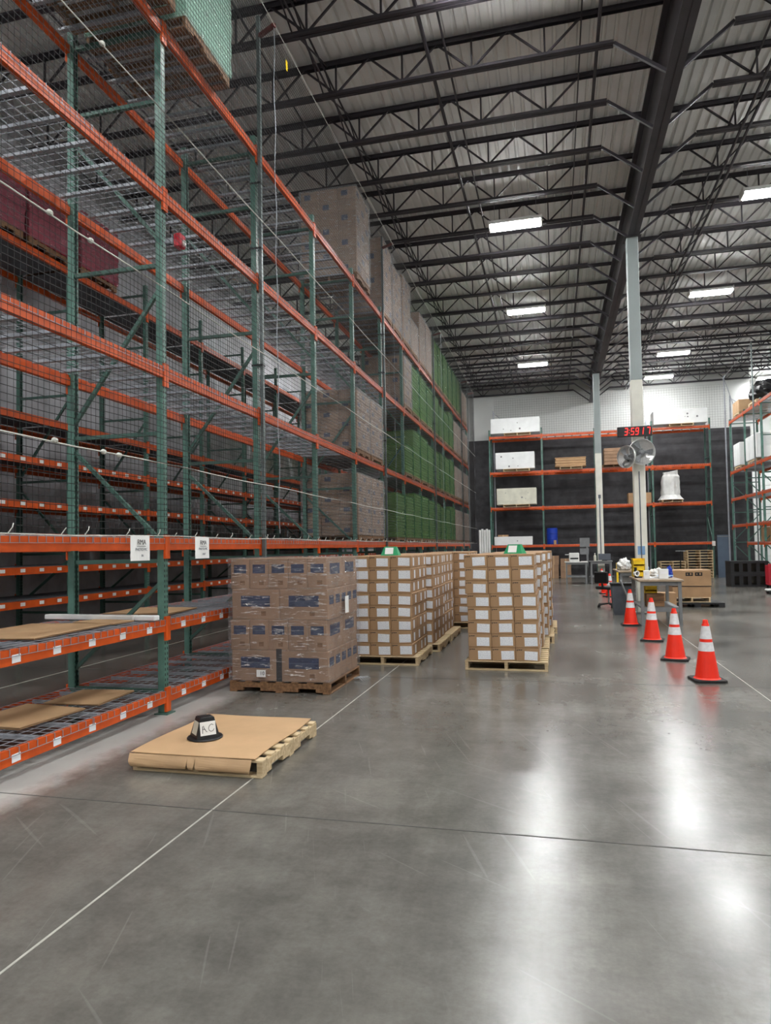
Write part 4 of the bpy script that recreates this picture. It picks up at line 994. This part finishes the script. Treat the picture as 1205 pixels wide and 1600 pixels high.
for k, (x, z, h) in enumerate(((-.1, 0, .34), (-.1, .341, .33), (-.08, .672, .42), (.42, 0, .32), (.42, .321, .3), (.43, .622, .33))):
    cbx(bx(x), YR+.2, z, .5, .5, h, ('worn brown carton at the floor, left pile under the back rack', 'worn brown carton in the middle of the taller pile', 'worn brown carton topping the taller pile', 'worn brown carton at the floor of the pile by the printer', 'worn brown carton in the middle of the pile by the printer', 'worn brown carton topping the pile by the printer')[k], random.uniform(-.06, .06), m='carton2')
# workstations
table((.82, 29.6, 0), 0, .92, .7, .92, 'grey workstation table carrying the label printer', 'white_plastic')
table((1.80, 29.55, 0), 0, .90, .7, .94, 'dark workstation table in front of the far column', 'grey_metal')
t = thing('label_printer', 'white office printer on the far workstation', 'printer', (.75, 29.6, .92)); MB().cbox(-.2, .2, -.2, .2, 0, .36, .02).build('body', 'white_plastic', t); MB().cbox(-.16, .16, -.22, -.18, .1, .16, .005).build('slot', 'black', t); MB().box(-.36, -.16, -.15, .15, .28, .3).build('tray', 'white_plastic', t); MB().cbox(.2, .28, -.16, .16, 0, .3, .01).build('cover', 'black', t)
t = thing('info_stand', 'grey post with two sign panels between the workstations', 'stand', (1.31, 30.15, 0)); MB().box(-.04, .04, -.02, .02, 0, 1.6).build('post', 'grey_metal', t); MB().box(-.3, .1, -.05, -.02, 1.52, 1.9).build('panel', 'grey_metal', t); MB().box(-.3, .06, -.05, -.02, 1.2, 1.46).build('panel', 'grey_metal', t); MB().box(-.15, .15, -.15, .15, 0, .02).build('base', 'grey_metal', t)
t = thing('desk_monitor', 'dark grey screen back on the dark workstation', 'monitor', (1.95, 29.45, .94)); MB().cbox(-.24, .24, -.02, .02, .03, .29, .008).build('screen', 'grey_plastic', t); MB().box(-.1, .1, -.08, .08, 0, .03).build('foot', 'black', t)
t = thing('bottle', 'cream bottle on the dark workstation', 'bottle', (1.57, 29.4, .94)); MB().lathe([(.05, 0), (.05, .2), (.02, .25), (.02, .29)], 14).build('body', 'cream_foam', t); MB().lathe([(.022, .29), (.022, .32)], 12).build('cap', 'white_plastic', t)
t = thing('guard_post', 'yellow guard post beside the dark workstation', 'guard', (2.42, 29.3, 0)); MB().box(-.04, .04, -.04, .04, 0, .85).build('post', 'yellow', t); MB().box(-.1, .1, -.1, .1, 0, .02).build('foot', 'yellow', t)

# ================================================================== RIGHT SIDE
def black_crate(x, y, z, label):
    t = thing('black_crate', label, 'crate', (x, y, z))
    MB().box(-.62, .62, -.4, .4, 0, .08).build('bottom_rail', 'black', t); MB().box(-.62, .62, -.4, .4, .38, .46).build('top_rail', 'black', t)
    for k in range(5): MB().box(-.06, .06, -.38, .38, .08, .38).build('upright', 'black', t, (-.56+.28*k, 0, 0))
black_crate(6.72, 27.3, 0, 'black plastic crate at the floor under another crate by the side rack'); black_crate(6.72, 27.3, .462, 'black plastic crate stacked on top by the side rack')
t = thing('red_cart', 'red wheeled cart beside the black crates', 'cart', (7.25, 25.9, .0))
MB().cbox(-.25, .25, -.2, .2, .12, .2, .02).build('deck', 'red', t); MB().cbox(-.25, .25, -.18, -.12, .2, .85, .02).build('front_panel', 'red', t); MB().cbox(-.25, -.2, -.2, .2, .2, .8, .01).build('side_panel', 'red', t)
for a in (-.18, .18):
    for b in (-.15, .15): MB().lathe([(.06, -.02), (.06, .02)], 14, Matrix.Translation((a, b, .06)) @ Matrix.Rotation(R(90), 4, 'X')).build('wheel', 'rubber', t)
t = thing('low_trolley', 'white low trolley with black wheels near the red cart', 'trolley', (6.55, 23.3, 0)); MB().cbox(-.3, .5, -.15, .15, .09, .16, .03).build('body', 'white_plastic', t)
for a in (-.2, .2): MB().lathe([(.05, -.18), (.05, .18)], 12, Matrix.Translation((a, 0, .05)) @ Matrix.Rotation(R(90), 4, 'X')).build('roller', 'rubber', t)
def sload(y, z, lx, ly, h, mat, label, name='rack_load', n=3):
    pallet((8.1, y, z), 0, 'pallet under '+label[1], lx=1.1, ly=min(1.1, ly), mat='wood', parts=False)
    t = thing(name, label[0], 'load', (8.1, y, z+PZ))
    for k in range(n): MB().cbox(-lx/2, lx/2, -ly/2+ly*k/n, -ly/2+ly*(k+1)/n-.01, 0, h, .02).build('bundle', mat, t)
sload(31.5, 4.62+.066, 1.15, 1.0, .95, 'white_foam', ('white boxed load at the end of the side rack middle level', 'the white load of the side rack end'))
sload(29.3, 4.62+.066, 1.15, 1.6, .95, 'white_foam', ('longer white boxed load on the side rack middle level', 'the longer white load of the side rack'))
sload(31.5, 6.85+.066, 1.1, 1.0, .5, 'kraft', ('brown film-covered load atop the side rack end', 'the brown load atop the side rack'))
pallet((8.1, 29.0, 6.85+.066), 0, 'pallet under the black bagged load atop the side rack', lx=1.1, ly=1.1, parts=False)
blob('black_bag_load', 'black', (8.1, 29.0, 6.85+.066+PZ), (.6, .8, .5), 'black plastic-covered heap atop the side rack', 'load', 3)
cbx(8.05, 28.9, 1.55+.066, .6, .6, .55, 'brown carton on the low level of the side rack'); cbx(8.05, 27.6, 1.55+.066, .7, .6, .7, 'taller brown carton on the low level of the side rack')
t = thing('net_pole', 'thin net pole at the corner of the side rack', 'pole', (7.45, 32.9, 0)); MB().box(-.025, .025, -.025, .025, 0, 9.0).build('pole', 'galv', t); MB().bar((0, 0, 8.9), (.55, .2, 7.2), .025).build('stay', 'galv', t)
t = thing('net_pole', 'thicker net pole rising in front of the side rack', 'pole', (7.4, 28.3, 0)); MB().box(-.022, .022, -.022, .022, 0, 9.2).build('pole', 'pole', t); MB().tube([(0, 0, 9.1), (0, 4.6, 8.85)], .012, 5).build('cable', 'galv', t)
